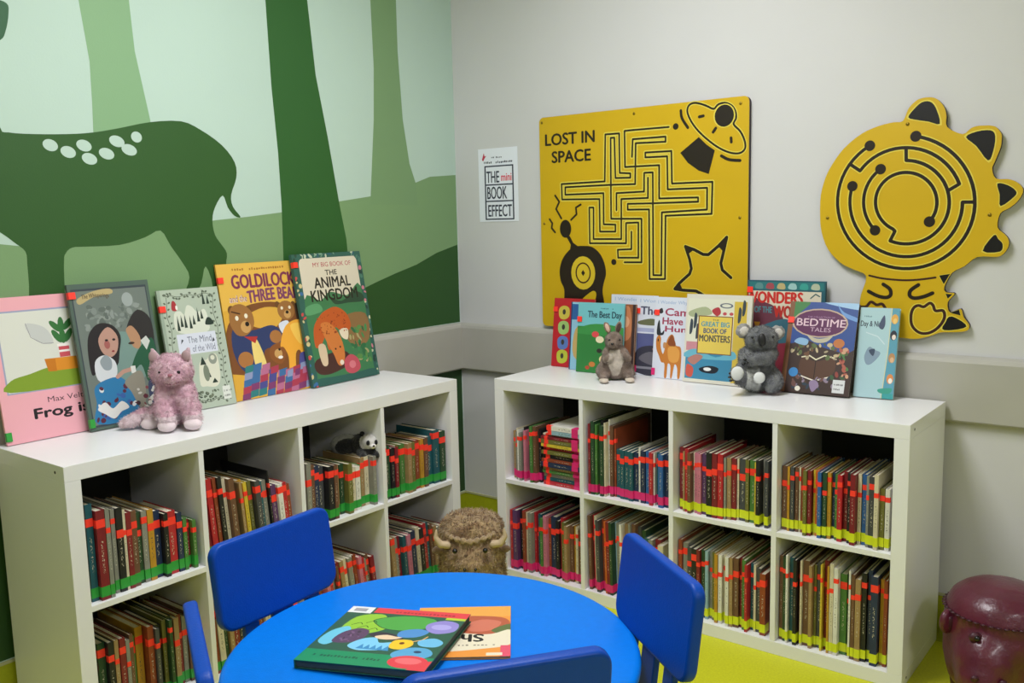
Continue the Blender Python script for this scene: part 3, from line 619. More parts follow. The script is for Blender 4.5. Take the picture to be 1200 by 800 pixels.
# ------------------------------------------------------------------ display books leaning on top of the bookcases
def display(x, y, yaw, lean, w, h, t, col, label, group, art, spine=None, tape=None, sticker=None, back='e8e4da', name='picture_book', side='L'):
    L = radians(lean)
    M = Matrix.Translation((x, y, BH+.0005+t*sin(L))) @ Matrix.Rotation(radians(yaw), 4, 'Z') @ Matrix.Rotation(-L, 4, 'X')
    q = .0022 if t > .008 else .001
    bm = bmesh.new(); box(bm, (0, 0, 0), (w, q, h)); box(bm, (0, t-q, 0), (w, t, h)); box(bm, (0, q, 0), (q, t-q, h))
    bmesh.ops.bevel(bm, geom=list(bm.edges), offset=.0005, segments=1, affect='EDGES')
    o = bm_obj(name, bm, mat('cover_'+label.split()[0], col, .38)); tag(o, label, 'book', group); o.matrix_world = M
    boxes('page_block', [((q, q, .003), (w-.003, t-q, h-.003))], M_paper, o)
    cv = Canvas(lambda u, v, off: (u, -off, v), w, h, True); art(cv); cv.build('cover_print', o)
    if sticker: boxes('spine_sticker', [((-.0004, -.0042, h*sticker), (.02, -.0038+.0002, h*sticker+.02)), ((-.0006, -.0042, h*sticker), (0, t*.7, h*sticker+.02))], M_red, o)
    if tape: boxes('spine_tape', [((-.0004, -.0042, .01), (.014, -.0040, .035)), ((-.0006, -.0042, .01), (0, t*.7, .035))], tape, o)
    return o
GL = 'books displayed upright on the mural-side bookcase'; GR = 'books displayed upright on the white-wall bookcase'
def speckle(cv, x0, y0, x1, y1, cols, n, seed, r=(.008, .02), asp=1):
    R = random.Random(seed)
    for i in range(n):
        a = R.uniform(0, pi); s = R.uniform(*r); cv.oval(R.uniform(x0, x1), R.uniform(y0, y1), s, s*R.uniform(.4, 1)*asp, R.choice(cols), a, 8)
def art_frog(c):
    c.rect(0, 0, 1, 1, 'e9a9b4'); c.rect(.07, .335, .93, .905, '9aa0bd'); c.rect(.085, .345, .915, .893, 'd6d8cf')
    c.blob([(.1, .35), (.9, .35), (.9, .43), (.75, .475), (.5, .49), (.3, .46), (.12, .43)], '7f9b2e')
    c.poly([(.47, .46), (.86, .455), (.86, .545), (.45, .55)], 'd98c28'); c.poly([(.47, .46), (.55, .455), (.55, .545), (.45, .55)], 'c4761e')
    c.blob([(.33, .81), (.5, .77), (.56, .66), (.45, .66), (.36, .72)], 'c3c6c4'); c.stroke([(.33, .81), (.36, .71), (.46, .66), (.56, .655)], .0012, '6f6a72')
    c.rect(.6, .55, .7, .64, 'c8515a'); c.rect(.59, .625, .71, .645, 'ece6e2'); c.rect(.6, .585, .7, .6, 'ece6e2')
    for x, y, a in ((.655, .7, 1.57), (.6, .7, 2.1), (.71, .7, 1.0), (.655, .78, 1.5), (.6, .77, 2.3), (.72, .78, .8)): c.oval(x, y, .075, .022, '35703a', a, 12)
    c.text('Max Velthuijs', .42, .235, .93, .285, '4a3038', .004); c.text('Frog is F', .28, .125, .95, .215, '1f1a20', .03)
def art_couple(c):
    c.rect(0, 0, 1, 1, '4f6259'); c.rect(.035, .02, .965, .965, '39424a'); c.rect(.05, .035, .95, .95, '6d7872')
    speckle(c, .15, .68, .85, .84, ['7d8782', '5d6762', '88918c'], 60, 3, (.02, .05), .5)
    c.blob([(.12, .86), (.3, .905), (.52, .92), (.5, .955), (.3, .945), (.1, .9)], 'b5a374'); c.text('The Whisperings', .15, .885, .48, .925, '5a4a34', .01, arc=.006)
    c.oval(.7, .87, .07, .05, '98a2a0'); c.oval(.55, .45, .3, .2, '74918a')
    c.blob([(.12, .38), (.12, .55), (.17, .66), (.3, .72), (.46, .7), (.54, .62), (.5, .52), (.44, .42), (.3, .46), (.2, .4)], '262226')
    c.blob([(.27, .62), (.4, .69), (.5, .62), (.47, .52), (.37, .48), (.28, .53)], 'b78f80'); c.oval(.36, .57, .035, .03, 'a05c58'); c.oval(.36, .6, .02, .008, '2a2024'); c.oval(.45, .6, .02, .008, '2a2024'); c.oval(.42, .52, .018, .007, '8c3038')
    c.blob([(.62, .64), (.7, .74), (.82, .79), (.95, .72), (.95, .56), (.8, .57), (.74, .62)], '2b292b'); c.blob([(.62, .66), (.7, .68), (.78, .6), (.76, .52), (.68, .53), (.64, .6)], 'b08768'); c.oval(.66, .56, .04, .009, '3a2a24')
    c.blob([(.62, .4), (.72, .5), (.84, .56), (.95, .56), (.95, .28), (.8, .27), (.74, .4), (.62, .35)], '23573f'); c.poly([(.78, .57), (.84, .5), (.9, .56), (.86, .6)], 'c6cbc6')
    c.blob([(.8, .28), (.95, .28), (.95, .08), (.85, .05), (.78, .15)], '38405e')
    c.blob([(.18, .46), (.3, .5), (.42, .45), (.42, .36), (.32, .3), (.18, .34)], 'cfd4d8'); c.blob([(.24, .46), (.32, .5), (.38, .46), (.36, .4), (.28, .4)], '8f9aa0')
    c.blob([(.14, .3), (.42, .34), (.56, .26), (.66, .1), (.66, .04), (.1, .04), (.12, .18)], '2f78a8')
    c.stroke([(.42, .34), (.5, .37), (.62, .38)], .012, 'b78f80'); c.poly([(.6, .35), (.66, .35), (.66, .4), (.6, .4)], 'd6d8d4')
    speckle(c, .1, .06, .6, .28, ['5a2a3c', '5a2a3c', '3b5fa0', 'd8dcdc'], 26, 5, (.022, .04), .6); c.blob([(.12, .14), (.22, .18), (.3, .13), (.42, .17), (.5, .12), (.4, .1), (.3, .06), (.2, .1)], 'dcdcd8')
    c.blob([(.5, .3), (.72, .36), (.74, .2), (.66, .08), (.56, .22)], '8b877a'); speckle(c, .6, .06, .85, .24, ['5a2434', '7c3c46', '3c2c34', 'c6c4bc'], 24, 6, (.018, .035), .6)
def art_wild(c):
    c.rect(0, 0, 1, 1, 'aebbaa'); c.rect(.0, .0, .05, 1, '97a796')
    R = random.Random(8)
    for s in range(2):
        x = .12 if s == 0 else .88; P = [(x+.018*sin(i*1.3), .06+i*.055) for i in range(17)]; c.stroke(P, .0018, '4c5648', cap=False)
        for p in P:
            for k in (-1, 1): c.oval(p[0]+k*.035, p[1]+R.uniform(-.01, .02), .022, .008, '5b6656', a=k*.6, n=8)
    P = [(.12+i*.045, .945+.008*sin(i)) for i in range(18)]; c.stroke(P, .0018, '4c5648', cap=False); P2 = [(.12+i*.045, .06+.012*sin(i*1.1)) for i in range(18)]; c.stroke(P2, .0018, '4c5648', cap=False)
    for p in P+P2: c.oval(p[0], p[1]+R.choice((-.015, .015)), .024, .009, '5b6656', a=R.uniform(-1, 1), n=8)
    c.blob([(.22, .66), (.22, .8), (.32, .82), (.38, .79), (.44, .86), (.52, .85), (.6, .8), (.72, .82), (.76, .74), (.74, .64), (.5, .62)], 'd3d8c8')
    for x, y, s in ((.26, .66, .13), (.32, .69, .1), (.38, .68, .12), (.46, .67, .11), (.52, .7, .08), (.6, .72, .12), (.66, .74, .08), (.73, .86, .13), (.8, .86, .08)): c.poly([(x-.025, y), (x+.025, y), (x, y+s)], '24352e')
    c.blob([(.7, .69), (.84, .69), (.8, .74), (.74, .745)], '24352e'); c.blob([(.2, .83), (.28, .83), (.27, .89), (.23, .91), (.2, .88)], 'a8323a'); c.oval(.275, .85, .018, .02, 'e6e2da')
    c.rect(.2, .46, .84, .63, 'd3d8e4'); c.text('The Mind', .36, .55, .76, .605, '6a7184', .0); c.text('of the Wild', .42, .475, .8, .53, '6a7184', .0)
    c.poly([(.25, .55), (.3, .58), (.27, .59)], '2b3340'); c.poly([(.76, .54), (.81, .55), (.79, .58)], '2b3340')
    c.blob([(.45, .2), (.48, .36), (.55, .4), (.62, .4), (.7, .44), (.8, .42), (.8, .25), (.72, .17), (.55, .18)], 'd5d6c2')
    for x, y, s in ((.55, .36, .07), (.7, .2, .04), (.6, .25, .1)): c.poly([(x-.05, y), (x+.05, y), (x, y+s)], '24352e')
    c.oval(.72, .4, .07, .045, '8d9588'); c.oval(.72, .41, .035, .02, 'd5d6c2'); c.oval(.58, .29, .05, .07, '76806f')
    speckle(c, .3, .09, .78, .14, ['3c4a40', '56624f', '6b7560'], 30, 9, (.015, .03), .6)
    c.rect(.8, .05, .93, .16, 'd8dcd4'); c.scribble(.82, .07, .92, .09, '7a8078', 6, 3); c.scribble(.82, .11, .92, .13, '7a8078', 6, 4)
def art_gold(c):
    c.rect(0, 0, 1, 1, 'd9a63c'); c.rect(0, .66, 1, 1, 'e0b24c'); c.scribble(.18, .945, .82, .965, 'a5702a', 22, 2)
    c.blob([(0, .5), (.2, .66), (.5, .7), (.8, .66), (1, .55), (1, .2), (0, .2)], '7a4a26'); c.blob([(.25, .6), (.5, .66), (.72, .62), (.6, .5), (.35, .52)], 'd9a844')
    c.text('GOLDILOCKS', .155, .815, .985, .915, '7a2c50', .03); c.text('and the', .1, .715, .3, .765, 'e9d8c8', .02); c.text('and the', .104, .717, .304, .767, '8a5a70', .0)
    c.text('THREE BEARS', .315, .7, 1.0, .79, '7a3a62', .03, arc=.012)
    c.blob([(.08, .52), (.05, .36), (.15, .2), (.38, .2), (.42, .34), (.62, .36), (.66, .46), (.55, .52), (.35, .5), (.2, .5)], '2c3a66'); c.oval(.58, .43, .075, .05, 'a8703c'); c.oval(.18, .29, .09, .06, 'a8703c')
    c.blob([(.28, .42), (.35, .42), (.42, .22), (.34, .16), (.28, .24)], 'e8cf7a')
    c.oval(.1, .66, .04, .035, '6a4524'); c.oval(.3, .655, .035, .03, '6a4524'); c.blob([(.06, .58), (.1, .68), (.22, .7), (.33, .64), (.34, .54), (.24, .47), (.12, .48)], '9a6a38'); c.oval(.24, .53, .06, .045, 'c79a5e'); c.oval(.26, .55, .025, .018, '1c1412'); c.oval(.15, .6, .02, .018, 'e8e0c8'); c.oval(.26, .61, .02, .018, 'e8e0c8'); c.stroke([(.1, .65), (.19, .63)], .005, '4a2c18'); c.poly([(.2, .46), (.36, .45), (.32, .4)], 'b03030')
    c.oval(.66, .67, .03, .025, '6a4524'); c.oval(.86, .66, .03, .025, '6a4524'); c.oval(.76, .62, .11, .075, '9a6a38'); c.oval(.77, .59, .045, .032, 'c79a5e'); c.oval(.77, .605, .02, .013, '1c1412'); c.oval(.71, .64, .016, .013, 'e8e0c8'); c.oval(.81, .64, .016, .013, 'e8e0c8')
    c.blob([(.64, .52), (.76, .54), (.78, .46), (.68, .44)], 'd6dbe6'); c.blob([(.88, .66), (1, .62), (1, .4), (.9, .46)], '4a3626'); c.oval(.95, .6, .04, .04, '2f8a74')
    c.blob([(.5, .36), (.48, .27), (.6, .22), (.68, .3), (.66, .38)], '8a5228'); c.oval(.58, .3, .05, .035, 'c79a5e'); c.oval(.6, .33, .014, .01, '1c1412'); c.oval(.6, .27, .03, .012, 'ece8e0')
    c.blob([(.62, .36), (.72, .5), (.9, .54), (.99, .46), (.98, .3), (.9, .2), (.86, .3), (.8, .28), (.76, .14), (.68, .12), (.7, .26), (.66, .34)], 'eca83a'); c.blob([(.78, .5), (.94, .5), (.96, .36), (.86, .36)], 'f4c458')
    c.blob([(.82, .2), (.86, .28), (.98, .26), (1, .08), (.86, .06), (.78, .1)], '50508c')
    R = random.Random(4)
    for i in range(9):
        for j in range(5):
            x = .12+i*.1+j*.02; y = .02+j*.05+.02*sin(i)-.012*i*(j > 3); c.poly([(x-.055, y-.03), (x+.045, y-.022), (x+.06, y+.03), (x-.04, y+.02)], R.choice(['3c6a9c', '7c3a6a', 'a83a50', '2f7a7a', '4a4a8c', '8c96b8', 'b46a8c']))
def art_animal(c):
    c.rect(0, 0, 1, 1, '2f5f56'); speckle(c, .0, .0, .06, 1, ['c84a4a', '3a6a9c', 'd0c08a', '2a4a3a'], 30, 2, (.012, .03), .8); speckle(c, .94, 0, 1, 1, ['c87a8a', '4a7a6a', 'c8c8a0', '24403a'], 30, 3, (.012, .03), .8); speckle(c, .1, .975, .9, 1, ['2a5a6a', '7aa08a', 'c0c8b0'], 20, 4, (.02, .04), .4)
    c.poly([(x, y) for x, y in rrect(.08, .06, .93, .965, .05)], 'd8cfbb')
    c.blob([(.08, .66), (.3, .64), (.45, .7), (.7, .66), (.93, .72), (.93, .12), (.85, .06), (.15, .06), (.08, .12)], '3f7a50'); c.blob([(.45, .66), (.6, .62), (.8, .68), (.93, .66), (.93, .6), (.7, .6), (.5, .6)], '2a4a38'); c.blob([(.08, .6), (.25, .62), (.3, .56), (.08, .54)], '5a9a6a')
    c.blob([(.6, .5), (.93, .5), (.93, .3), (.7, .25), (.55, .38)], '8a6a44'); c.blob([(.1, .2), (.5, .24), (.6, .14), (.3, .08), (.1, .1)], '4a2c28'); speckle(c, .6, .12, .9, .4, ['2f6a44', '3f8a54', '5a8a4a', 'a8a070'], 40, 7, (.02, .05), .5)
    c.text('MY BIG BOOK OF', .27, .895, .83, .93, 'b0344a', .006); c.text('THE', .43, .83, .6, .868, '22201e', .02); c.text('ANIMAL', .25, .735, .78, .815, '22201e', .022); c.text('KINGDOM', .18, .635, .86, .72, '22201e', .022)
    c.blob([(.12, .3), (.14, .44), (.24, .52), (.34, .56), (.5, .58), (.64, .52), (.68, .42), (.6, .38), (.5, .4), (.44, .42), (.38, .3), (.3, .26), (.28, .36), (.2, .3)], 'c05a28')
    c.blob([(.24, .46), (.38, .46), (.5, .34), (.52, .2), (.46, .13), (.4, .14), (.36, .22), (.28, .34)], 'cf7a3c'); c.blob([(.5, .4), (.62, .4), (.6, .32), (.52, .34)], 'e6d6bc'); c.oval(.46, .15, .03, .02, 'e8d8c4'); c.blob([(.16, .3), (.26, .3), (.26, .16), (.18, .16)], 'd8c0a0')
    speckle(c, .2, .38, .62, .54, ['8a3a1c', '9a4420'], 60, 9, (.006, .012), .8); c.oval(.4, .26, .012, .008, '1c1412'); c.oval(.47, .27, .012, .008, '1c1412')
    c.blob([(.5, .08), (.5, .16), (.6, .2), (.7, .16), (.72, .08), (.6, .05)], 'c0505e'); c.oval(.61, .12, .05, .03, 'd87a84')
def art_red(c):
    c.rect(0, 0, 1, 1, 'b8202c')
    for y, col in ((.72, 'c8b84a'), (.5, '9ac070'), (.28, '5a78b8'), (.08, 'b8c040')):
        for x in (.22, .6): c.blob([(x-.07, y), (x-.09, y+.12), (x+.02, y+.17), (x+.16, y+.14), (x+.17, y+.02), (x+.05, y-.03)], col); c.oval(x+.04, y+.08, .04, .04, '3c3a34')
def art_alice(c):
    c.rect(0, 0, 1, 1, '8fc0d8'); c.rect(0, .74, 1, .97, '2c5f9c'); c.rect(0, 0, .03, 1, '2b3b66'); c.blob([(.1, .2), (.12, .6), (.4, .66), (.8, .6), (.8, .3), (.5, .1)], 'c8a868'); c.blob([(.2, .1), (.25, .45), (.5, .48), (.6, .2), (.45, .04)], '4f86c0'); c.oval(.4, .62, .12, .06, 'e0d8c0')
def art_meadow(c):
    c.rect(0, 0, 1, 1, '72bcc4'); c.rect(0, .0, 1, .66, '2f7d3c'); c.blob([(0, .62), (.4, .7), (1, .66), (1, .55), (0, .55)], '3a8d46'); c.text('The Best Day', .22, .76, .95, .88, '2a4a58', .02); c.scribble(.5, .91, .78, .93, '3c6a74', 8, 2)
    for x, y, r, k in ((.4, .55, .08, 'd84a50'), (.5, .48, .09, 'e8dcb8'), (.62, .2, .12, 'e9d8a0'), (.5, .32, .06, '2c2a28'), (.6, .12, .05, 'e6c040'), (.35, .12, .07, 'c87a3c'), (.7, .36, .05, 'f0ece0'), (.25, .07, .05, 'b84a34')): c.oval(x, y, r, r*.55, k, n=12)
def art_why(title, kind):
    def f(c):
        c.rect(0, 0, 1, 1, 'd6dbe8'); c.text('I Wonder Why', .08, .91, .86, .965, '9fb4d4', .01); c.stroke([(.9, .985), (.99, .93)], .004, '8c5a3a')
        if kind == 'camel':
            c.rect(0, 0, 1, 1, 'd6dbe8'); c.text('I Wonder Why', .05, .91, .6, .965, '9fb4d4', .01); c.sx *= .64
            c.text('Camels', .31, .78, 1.42, .87, 'a03a58', .03); c.text('Have A', .24, .67, 1.12, .755, 'a03a58', .03); c.text('Humps', .33, .56, 1.4, .65, 'a03a58', .03)
            c.blob([(.1, .84), (.2, .87), (.24, .82), (.16, .8)], '33343c'); c.blob([(.08, .57), (.1, .68), (.15, .72), (.18, .62), (.22, .56), (.3, .6), (.28, .54), (.12, .53)], '2c3038')
            c.blob([(.1, .36), (.08, .48), (.15, .53), (.22, .5), (.22, .4), (.3, .3), (.36, .4), (.42, .5), (.52, .55), (.6, .52), (.66, .42), (.8, .4), (.84, .3), (.84, .12), (.82, .02), (.76, .02), (.74, .14), (.66, .18), (.6, .02), (.55, .02), (.54, .16), (.46, .18), (.44, .02), (.37, .02), (.36, .18), (.26, .2), (.18, .28)], 'c47a34')
            c.blob([(.42, .44), (.52, .54), (.6, .5), (.66, .42), (.54, .4)], '8a4a28'); c.blob([(.44, .38), (.66, .4), (.78, .34), (.74, .22), (.5, .22)], 'dc9c4c'); c.oval(.14, .47, .02, .02, '3a2418', n=8); c.blob([(.3, .44), (.38, .44), (.36, .38), (.3, .38)], 'c08a58')
        elif kind == 'sea':
            c.text('The', .1, .77, .45, .87, '4a4a66', .03); c.text('Seas', .5, .77, .95, .87, '4a4a66', .03); c.blob([(.06, .68), (.3, .72), (.44, .7), (.42, .64), (.1, .64)], '6a6e50'); c.rect(.04, .55, .6, .6, 'a8aed0')
            c.rect(.04, .03, .96, .53, '5a6090'); c.blob([(.04, .3), (.3, .38), (.6, .36), (.96, .42), (.96, .03), (.04, .03)], '3c3c4a'); c.blob([(.1, .2), (.3, .3), (.6, .26), (.9, .2), (.5, .12)], '6a6872'); c.blob([(.36, .34), (.5, .38), (.48, .3)], 'b07a5a'); c.rect(.04, .08, .96, .11, '8a8a94')
        else:
            c.text('End', .3, .77, .62, .87, '3a4a70', .03); c.text('e', .5, .64, .62, .73, '3a4a70', .03)
            for i in range(4): c.rect(.5, .5-i*.08, .64, .53-i*.08, 'aab4cc')
            c.blob([(.1, .1), (.2, .4), (.6, .4), (.8, .1)], '6a7a9c')
    return f
def art_big(c):
    c.rect(0, 0, 1, 1, 'd8d4c6'); c.rect(.03, .03, .93, .95, 'dcdcc8'); c.rect(.74, .03, .93, .93, 'd2b64a'); c.blob([(.05, .8), (.3, .86), (.4, .78), (.1, .74)], 'a8b08c'); c.blob([(.4, .82), (.5, .86), (.54, .8), (.48, .76)], 'b03a44'); c.oval(.62, .88, .1, .03, '6a707c'); c.oval(.62, .88, .07, .018, 'dcdcc8'); c.oval(.6, .79, .03, .018, 'c05058'); c.oval(.7, .79, .03, .018, 'c05058')
    for x, y in ((.07, .55), (.13, .62), (.17, .5), (.86, .78), (.8, .7)): c.blob([(x, y), (x+.04, y+.02), (x+.05, y+.14), (x+.01, y+.16)], '3c4650')
    c.rect(.03, .36, .22, .46, 'c88a94'); c.rect(.03, .04, .75, .34, '3f86a8'); c.blob([(.03, .34), (.2, .38), (.5, .3), (.75, .38), (.75, .28), (.03, .28)], '6ab0c4'); c.blob([(.06, .26), (.15, .2), (.24, .24), (.3, .3), (.2, .32)], 'b07a70'); c.blob([(.25, .16), (.4, .2), (.55, .18), (.5, .12), (.32, .12)], '1f2430'); c.oval(.38, .16, .06, .02, 'e4e6e6'); c.blob([(.05, .08), (.14, .06), (.16, .16), (.06, .2)], 'c8584a')
    c.rect(.2, .33, .73, .76, '7a4a38'); c.rect(.215, .34, .715, .75, 'e0c65c'); c.text('THE', .42, .705, .52, .725, '4a4438', .0); c.text('GREAT BIG', .25, .64, .68, .695, '3f94a8', .025); c.text('BOOK OF', .29, .565, .64, .62, '2a4a78', .025); c.text('MONSTERS', .23, .47, .7, .545, '4a4a4a', .025)
def art_wonders(c):
    c.rect(0, 0, 1, 1, '2a5a68'); c.rect(.02, .915, .98, .985, '2f7478')
    for i in range(6): c.blob([(.1+i*.145, .925), (.2+i*.145, .92), (.19+i*.145, .97), (.12+i*.145, .972)], ['5a8a8c', 'a04a54', 'b8a878', '9ac0c0', '3c9a90', 'b0b8a0'][i])
    c.rect(.0, .5, .95, .9, 'd8d0bc'); c.blob([(-.02, .5), (-.02, .84), (.2, .8), (.42, .72), (.5, .5)], '6a3a4a'); c.text('WONDERS', -.02, .785, .72, .89, 'c8302c', .04); c.text('OF THE', .1, .69, .33, .75, '4a8a94', .02); c.text('WORLD', .36, .65, .8, .76, 'b8302c', .04); c.blob([(0, 0), (1, 0), (1, .5), (.5, .56), (0, .5)], '8c3040'); c.blob([(.1, .5), (.5, .64), (.8, .5), (.4, .4)], '3c6a7c')
    c.poly([(.1, .6), (.14, .5), (.18, .6)], 'd8a040'); c.stroke([(.82, .84), (.88, .88), (.93, .86)], .004, '2f5a60')
def art_bed(c):
    c.rect(0, 0, 1, 1, '3c2c28'); c.blob([(0, .55), (0, 1), (1, 1), (1, .5), (.6, .5), (.3, .58)], '2c4a8c'); c.blob([(0, .7), (0, 1), (.3, 1), (.14, .86)], '3f7a44'); c.blob([(.5, 1), (1, .93), (1, 1)], '9cc0e0'); c.blob([(.7, .98), (.8, .9), (1, .84), (1, .8), (.8, .86)], '6a94cc')
    c.rect(0, 0, .07, 1, '7a5236'); c.oval(.47, .77, .41, .16, 'b8a08c'); c.oval(.47, .77, .385, .145, '5a2450'); c.text('THE COLLECTION OF', .28, .825, .68, .845, 'a0789c', .0); c.text('BEDTIME', .13, .735, .84, .815, 'd8bcc8', .012); c.text('TALES', .34, .675, .64, .72, 'c0a0b4', .008)
    c.blob([(.3, .64), (.45, .6), (.62, .62), (.7, .66), (.6, .57), (.42, .56)], 'b8b098')
    c.blob([(.26, .2), (.27, .38), (.48, .35), (.74, .39), (.74, .22), (.48, .16)], '54382a'); c.stroke([(.48, .17), (.48, .35)], .003, '2a1a14'); c.stroke([(.27, .39), (.38, .41), (.48, .37), (.6, .42), (.74, .4)], .004, 'e0d8b8'); c.stroke([(.26, .19), (.4, .16), (.5, .14), (.6, .17), (.74, .2)], .004, 'e0d8c8')
    speckle(c, .1, .38, .9, .55, ['a89a7c', '4a5a34', '6a4a34', 'c0b08a', '5a6a40'], 40, 3, (.02, .045), .6); speckle(c, .1, .06, .9, .2, ['4a3a30', '2c3c4a', '8a7a8c', '6a4a44', '3c5a3c'], 34, 5, (.02, .05), .6); speckle(c, .76, .2, .95, .5, ['a85a4a', '8a4038', 'c89a7a', '4a7a44'], 20, 7, (.02, .05), .6)
    c.oval(.17, .22, .07, .05, '3c84c0', a=.5); c.blob([(.13, .55), (.3, .52), (.33, .58), (.2, .6)], '8ab0d0'); c.oval(.78, .56, .08, .05, 'b8703c'); c.blob([(.42, .12), (.48, .02), (.56, .1), (.5, .15)], '8c7a98')
    c.rect(.76, .03, .93, .17, 'd0d2d2'); c.scribble(.78, .06, .91, .08, '5a5a5e', 7, 2); c.scribble(.78, .11, .91, .13, '5a5a5e', 7, 3); c.oval(.26, .045, .04, .028, 'e0dccc')
def art_blue(c):
    c.rect(0, 0, 1, 1, 'a9c9cf'); c.poly([(.72, 0), (1, 0), (1, 1), (.8, 1), (.78, .5)], '5a9ab0'); c.poly([(.7, 0), (.72, 0), (.79, .5), (.81, 1), (.79, 1), (.77, .5)], 'd6cf9a'); c.rect(.72, .0, 1, .06, '3c9a9c')
    c.text('Day & Nite', .04, .77, .6, .85, '3c4654', .012); c.scribble(.12, .89, .4, .91, '6a8a94', 7, 2); c.blob([(.5, .8), (.62, .92), (.66, .82), (.6, .76)], '46506a'); c.stroke([(.2, .72), (.5, .68), (.68, .6)], .003, 'c8dade')
    for y, k, k2 in ((.88, 'dca44a', 'e6c070'), (.7, '2a2c38', 'e6d8cc'), (.45, 'b88a5c', 'd8b088'), (.22, 'd88a4c', 'ece6da')): c.oval(.89, y, .085, .055, k, n=14); c.oval(.9, y-.02, .05, .03, k2, n=12)
    c.blob([(.2, .46), (.3, .56), (.45, .53), (.6, .5), (.5, .42), (.34, .36), (.24, .38)], '8298aa'); c.blob([(.3, .52), (.45, .54), (.42, .46)], '3c4a60'); c.blob([(.62, .1), (.95, .12), (.9, .06), (.66, .06)], '3f9a88')
display(.075, -1.962, 90, 9.5, .30, .405, .009, 'e9a9b4', 'pink picture book with an orange box on grass, leftmost on the mural-side bookcase', GL, art_frog, tape=M_grn)
display(.108, -1.745, 90, 10, .252, .43, .012, '4f6259', 'dark grey-green picture book with a long-haired couple, leaning on the mural wall', GL, art_couple, tape=M_grn, sticker=.9)
display(.096, -1.462, 88, 11, .215, .392, .010, 'aebbaa', 'grey-green book with black pine trees behind the pink plush cat', GL, art_wild, sticker=.82)
display(.087, -1.235, 89, 9.5, .335, .462, .008, 'd9a63c', 'yellow storybook titled Goldilocks and the Three Bears', GL, art_gold, sticker=.86)
display(.118, -.935, 93.5, 9.5, .345, .482, .014, '2f5f56', 'large green-framed book titled The Animal Kingdom, rightmost on the mural-side bookcase', GL, art_animal, sticker=.9)
def MR(label, x, y, yaw, lean, w, h, t, col, art, **k): return display(x, y, yaw, lean, w, h, t, col, label, GR, art, side='R', **k)
MR('red picture book with yellow and green patches at the left end of the white-wall bookcase', .555, -.088, 0, 7, .19, .272, .008, 'b8202c', art_red, sticker=.8)
MR('pale blue book half hidden behind the green and turquoise one', .660, -.118, 0, 6, .2, .262, .008, '8fc0d8', art_alice)
MR('turquoise book with a green meadow cover left of the plush kangaroo', .716, -.150, 2, 6, .2, .266, .008, '72bcc4', art_meadow, sticker=.72)
MR('orange-brown book standing behind the plush kangaroo', .872, -.122, 0, 6, .078, .262, .012, '8c5638', lambda c: (c.rect(0, 0, 1, 1, '8c5638'), c.blob([(.2, .5), (.25, .9), (.7, .95), (.8, .55)], 'c88058'), c.oval(.5, .75, .2, .08, 'e0a884'), c.rect(.85, 0, 1, 1, '3a2a2c')))
MR('white and lilac question book mostly hidden behind the plush kangaroo and a second such book', .815, -.070, 0, 5, .2, .293, .006, 'd6dbe8', art_why('', 'end'))
MR('white and lilac question book with a dark sea picture, left of the camel book', .936, -.094, 0, 6, .21, .292, .006, 'd6dbe8', art_why('', 'sea'), sticker=.78, tape=M_pnk)
MR('white question book titled Camels Have Humps with a brown camel', 1.028, -.118, 0, 7, .215, .292, .006, 'd6dbe8', art_why('', 'camel'), sticker=.78, tape=M_pnk)
MR('cream book titled The Great Big Book behind the plush koala', 1.163, -.137, 0, 7, .245, .31, .012, 'd8d4c6', art_big)
MR('dark teal book titled Wonders of the World, behind the koala and bedtime book', 1.360, -.050, 0, 3, .27, .358, .012, '2a5a68', art_wonders, sticker=.88)
MR('dark blue and brown book titled Bedtime Tales with a purple oval', 1.528, -.156, 1, 18, .222, .302, .016, '3c2c28', art_bed, sticker=.76)
MR('pale blue book with round pictures down its right edge, rightmost on the white-wall bookcase', 1.753, -.115, 3, 13.5, .119, .285, .012, 'a9c9cf', art_blue)

# ------------------------------------------------------------------ soft toys
TOYROT = radians(38.1)
def eye(p, r, par, name='eye', m=None): return ball(name, p, (r, r, r), m or M_black, par, 2)
def toy(name, x, y, z, label, cat='soft toy', rot=0): return empty(name, (x, y, z), TOYROT+rot, label, cat)
# pink plush cat
t = toy('plush_cat', .228, -1.560, BH+.002, 'pink fluffy plush cat sitting with white-tipped paws on the mural-side bookcase')
bm = bmesh.new()
ell(bm, (.018, 0, .085), (.058, .055, .078)); ell(bm, (.012, .01, .045), (.07, .062, .045)); ell(bm, (.014, -.012, .16), (.062, .052, .05)); ell(bm, (.03, -.055, .148), (.032, .022, .022)); ell(bm, (.012, -.0, .19), (.045, .04, .025))
chain(bm, [(.0, -.03, .11, .03), (-.0, -.06, .06, .028), (.02, -.085, .03, .026)]); chain(bm, [(.055, -.02, .1, .028), (.07, -.045, .06, .027), (.085, -.06, .03, .026)])
chain(bm, [(-.03, 0, .04, .035), (-.045, -.03, .026, .026)]); chain(bm, [(-.03, .02, .04, .02), (-.08, -.02, .035, .022), (-.105, -.04, .022, .021), (-.125, -.045, .016, .015)])
def pinkc(v):
    if v.z < .045 and v.y < -.035: return 'e2ccd2'
    n = noise.noise(v*45); return 'dcb6c3' if n > .1 else 'cfa2b2'
fuse('body', bm, FUR, t, .005, 6, pinkc, .0035, 95, fur=(9000, .008, .0007))
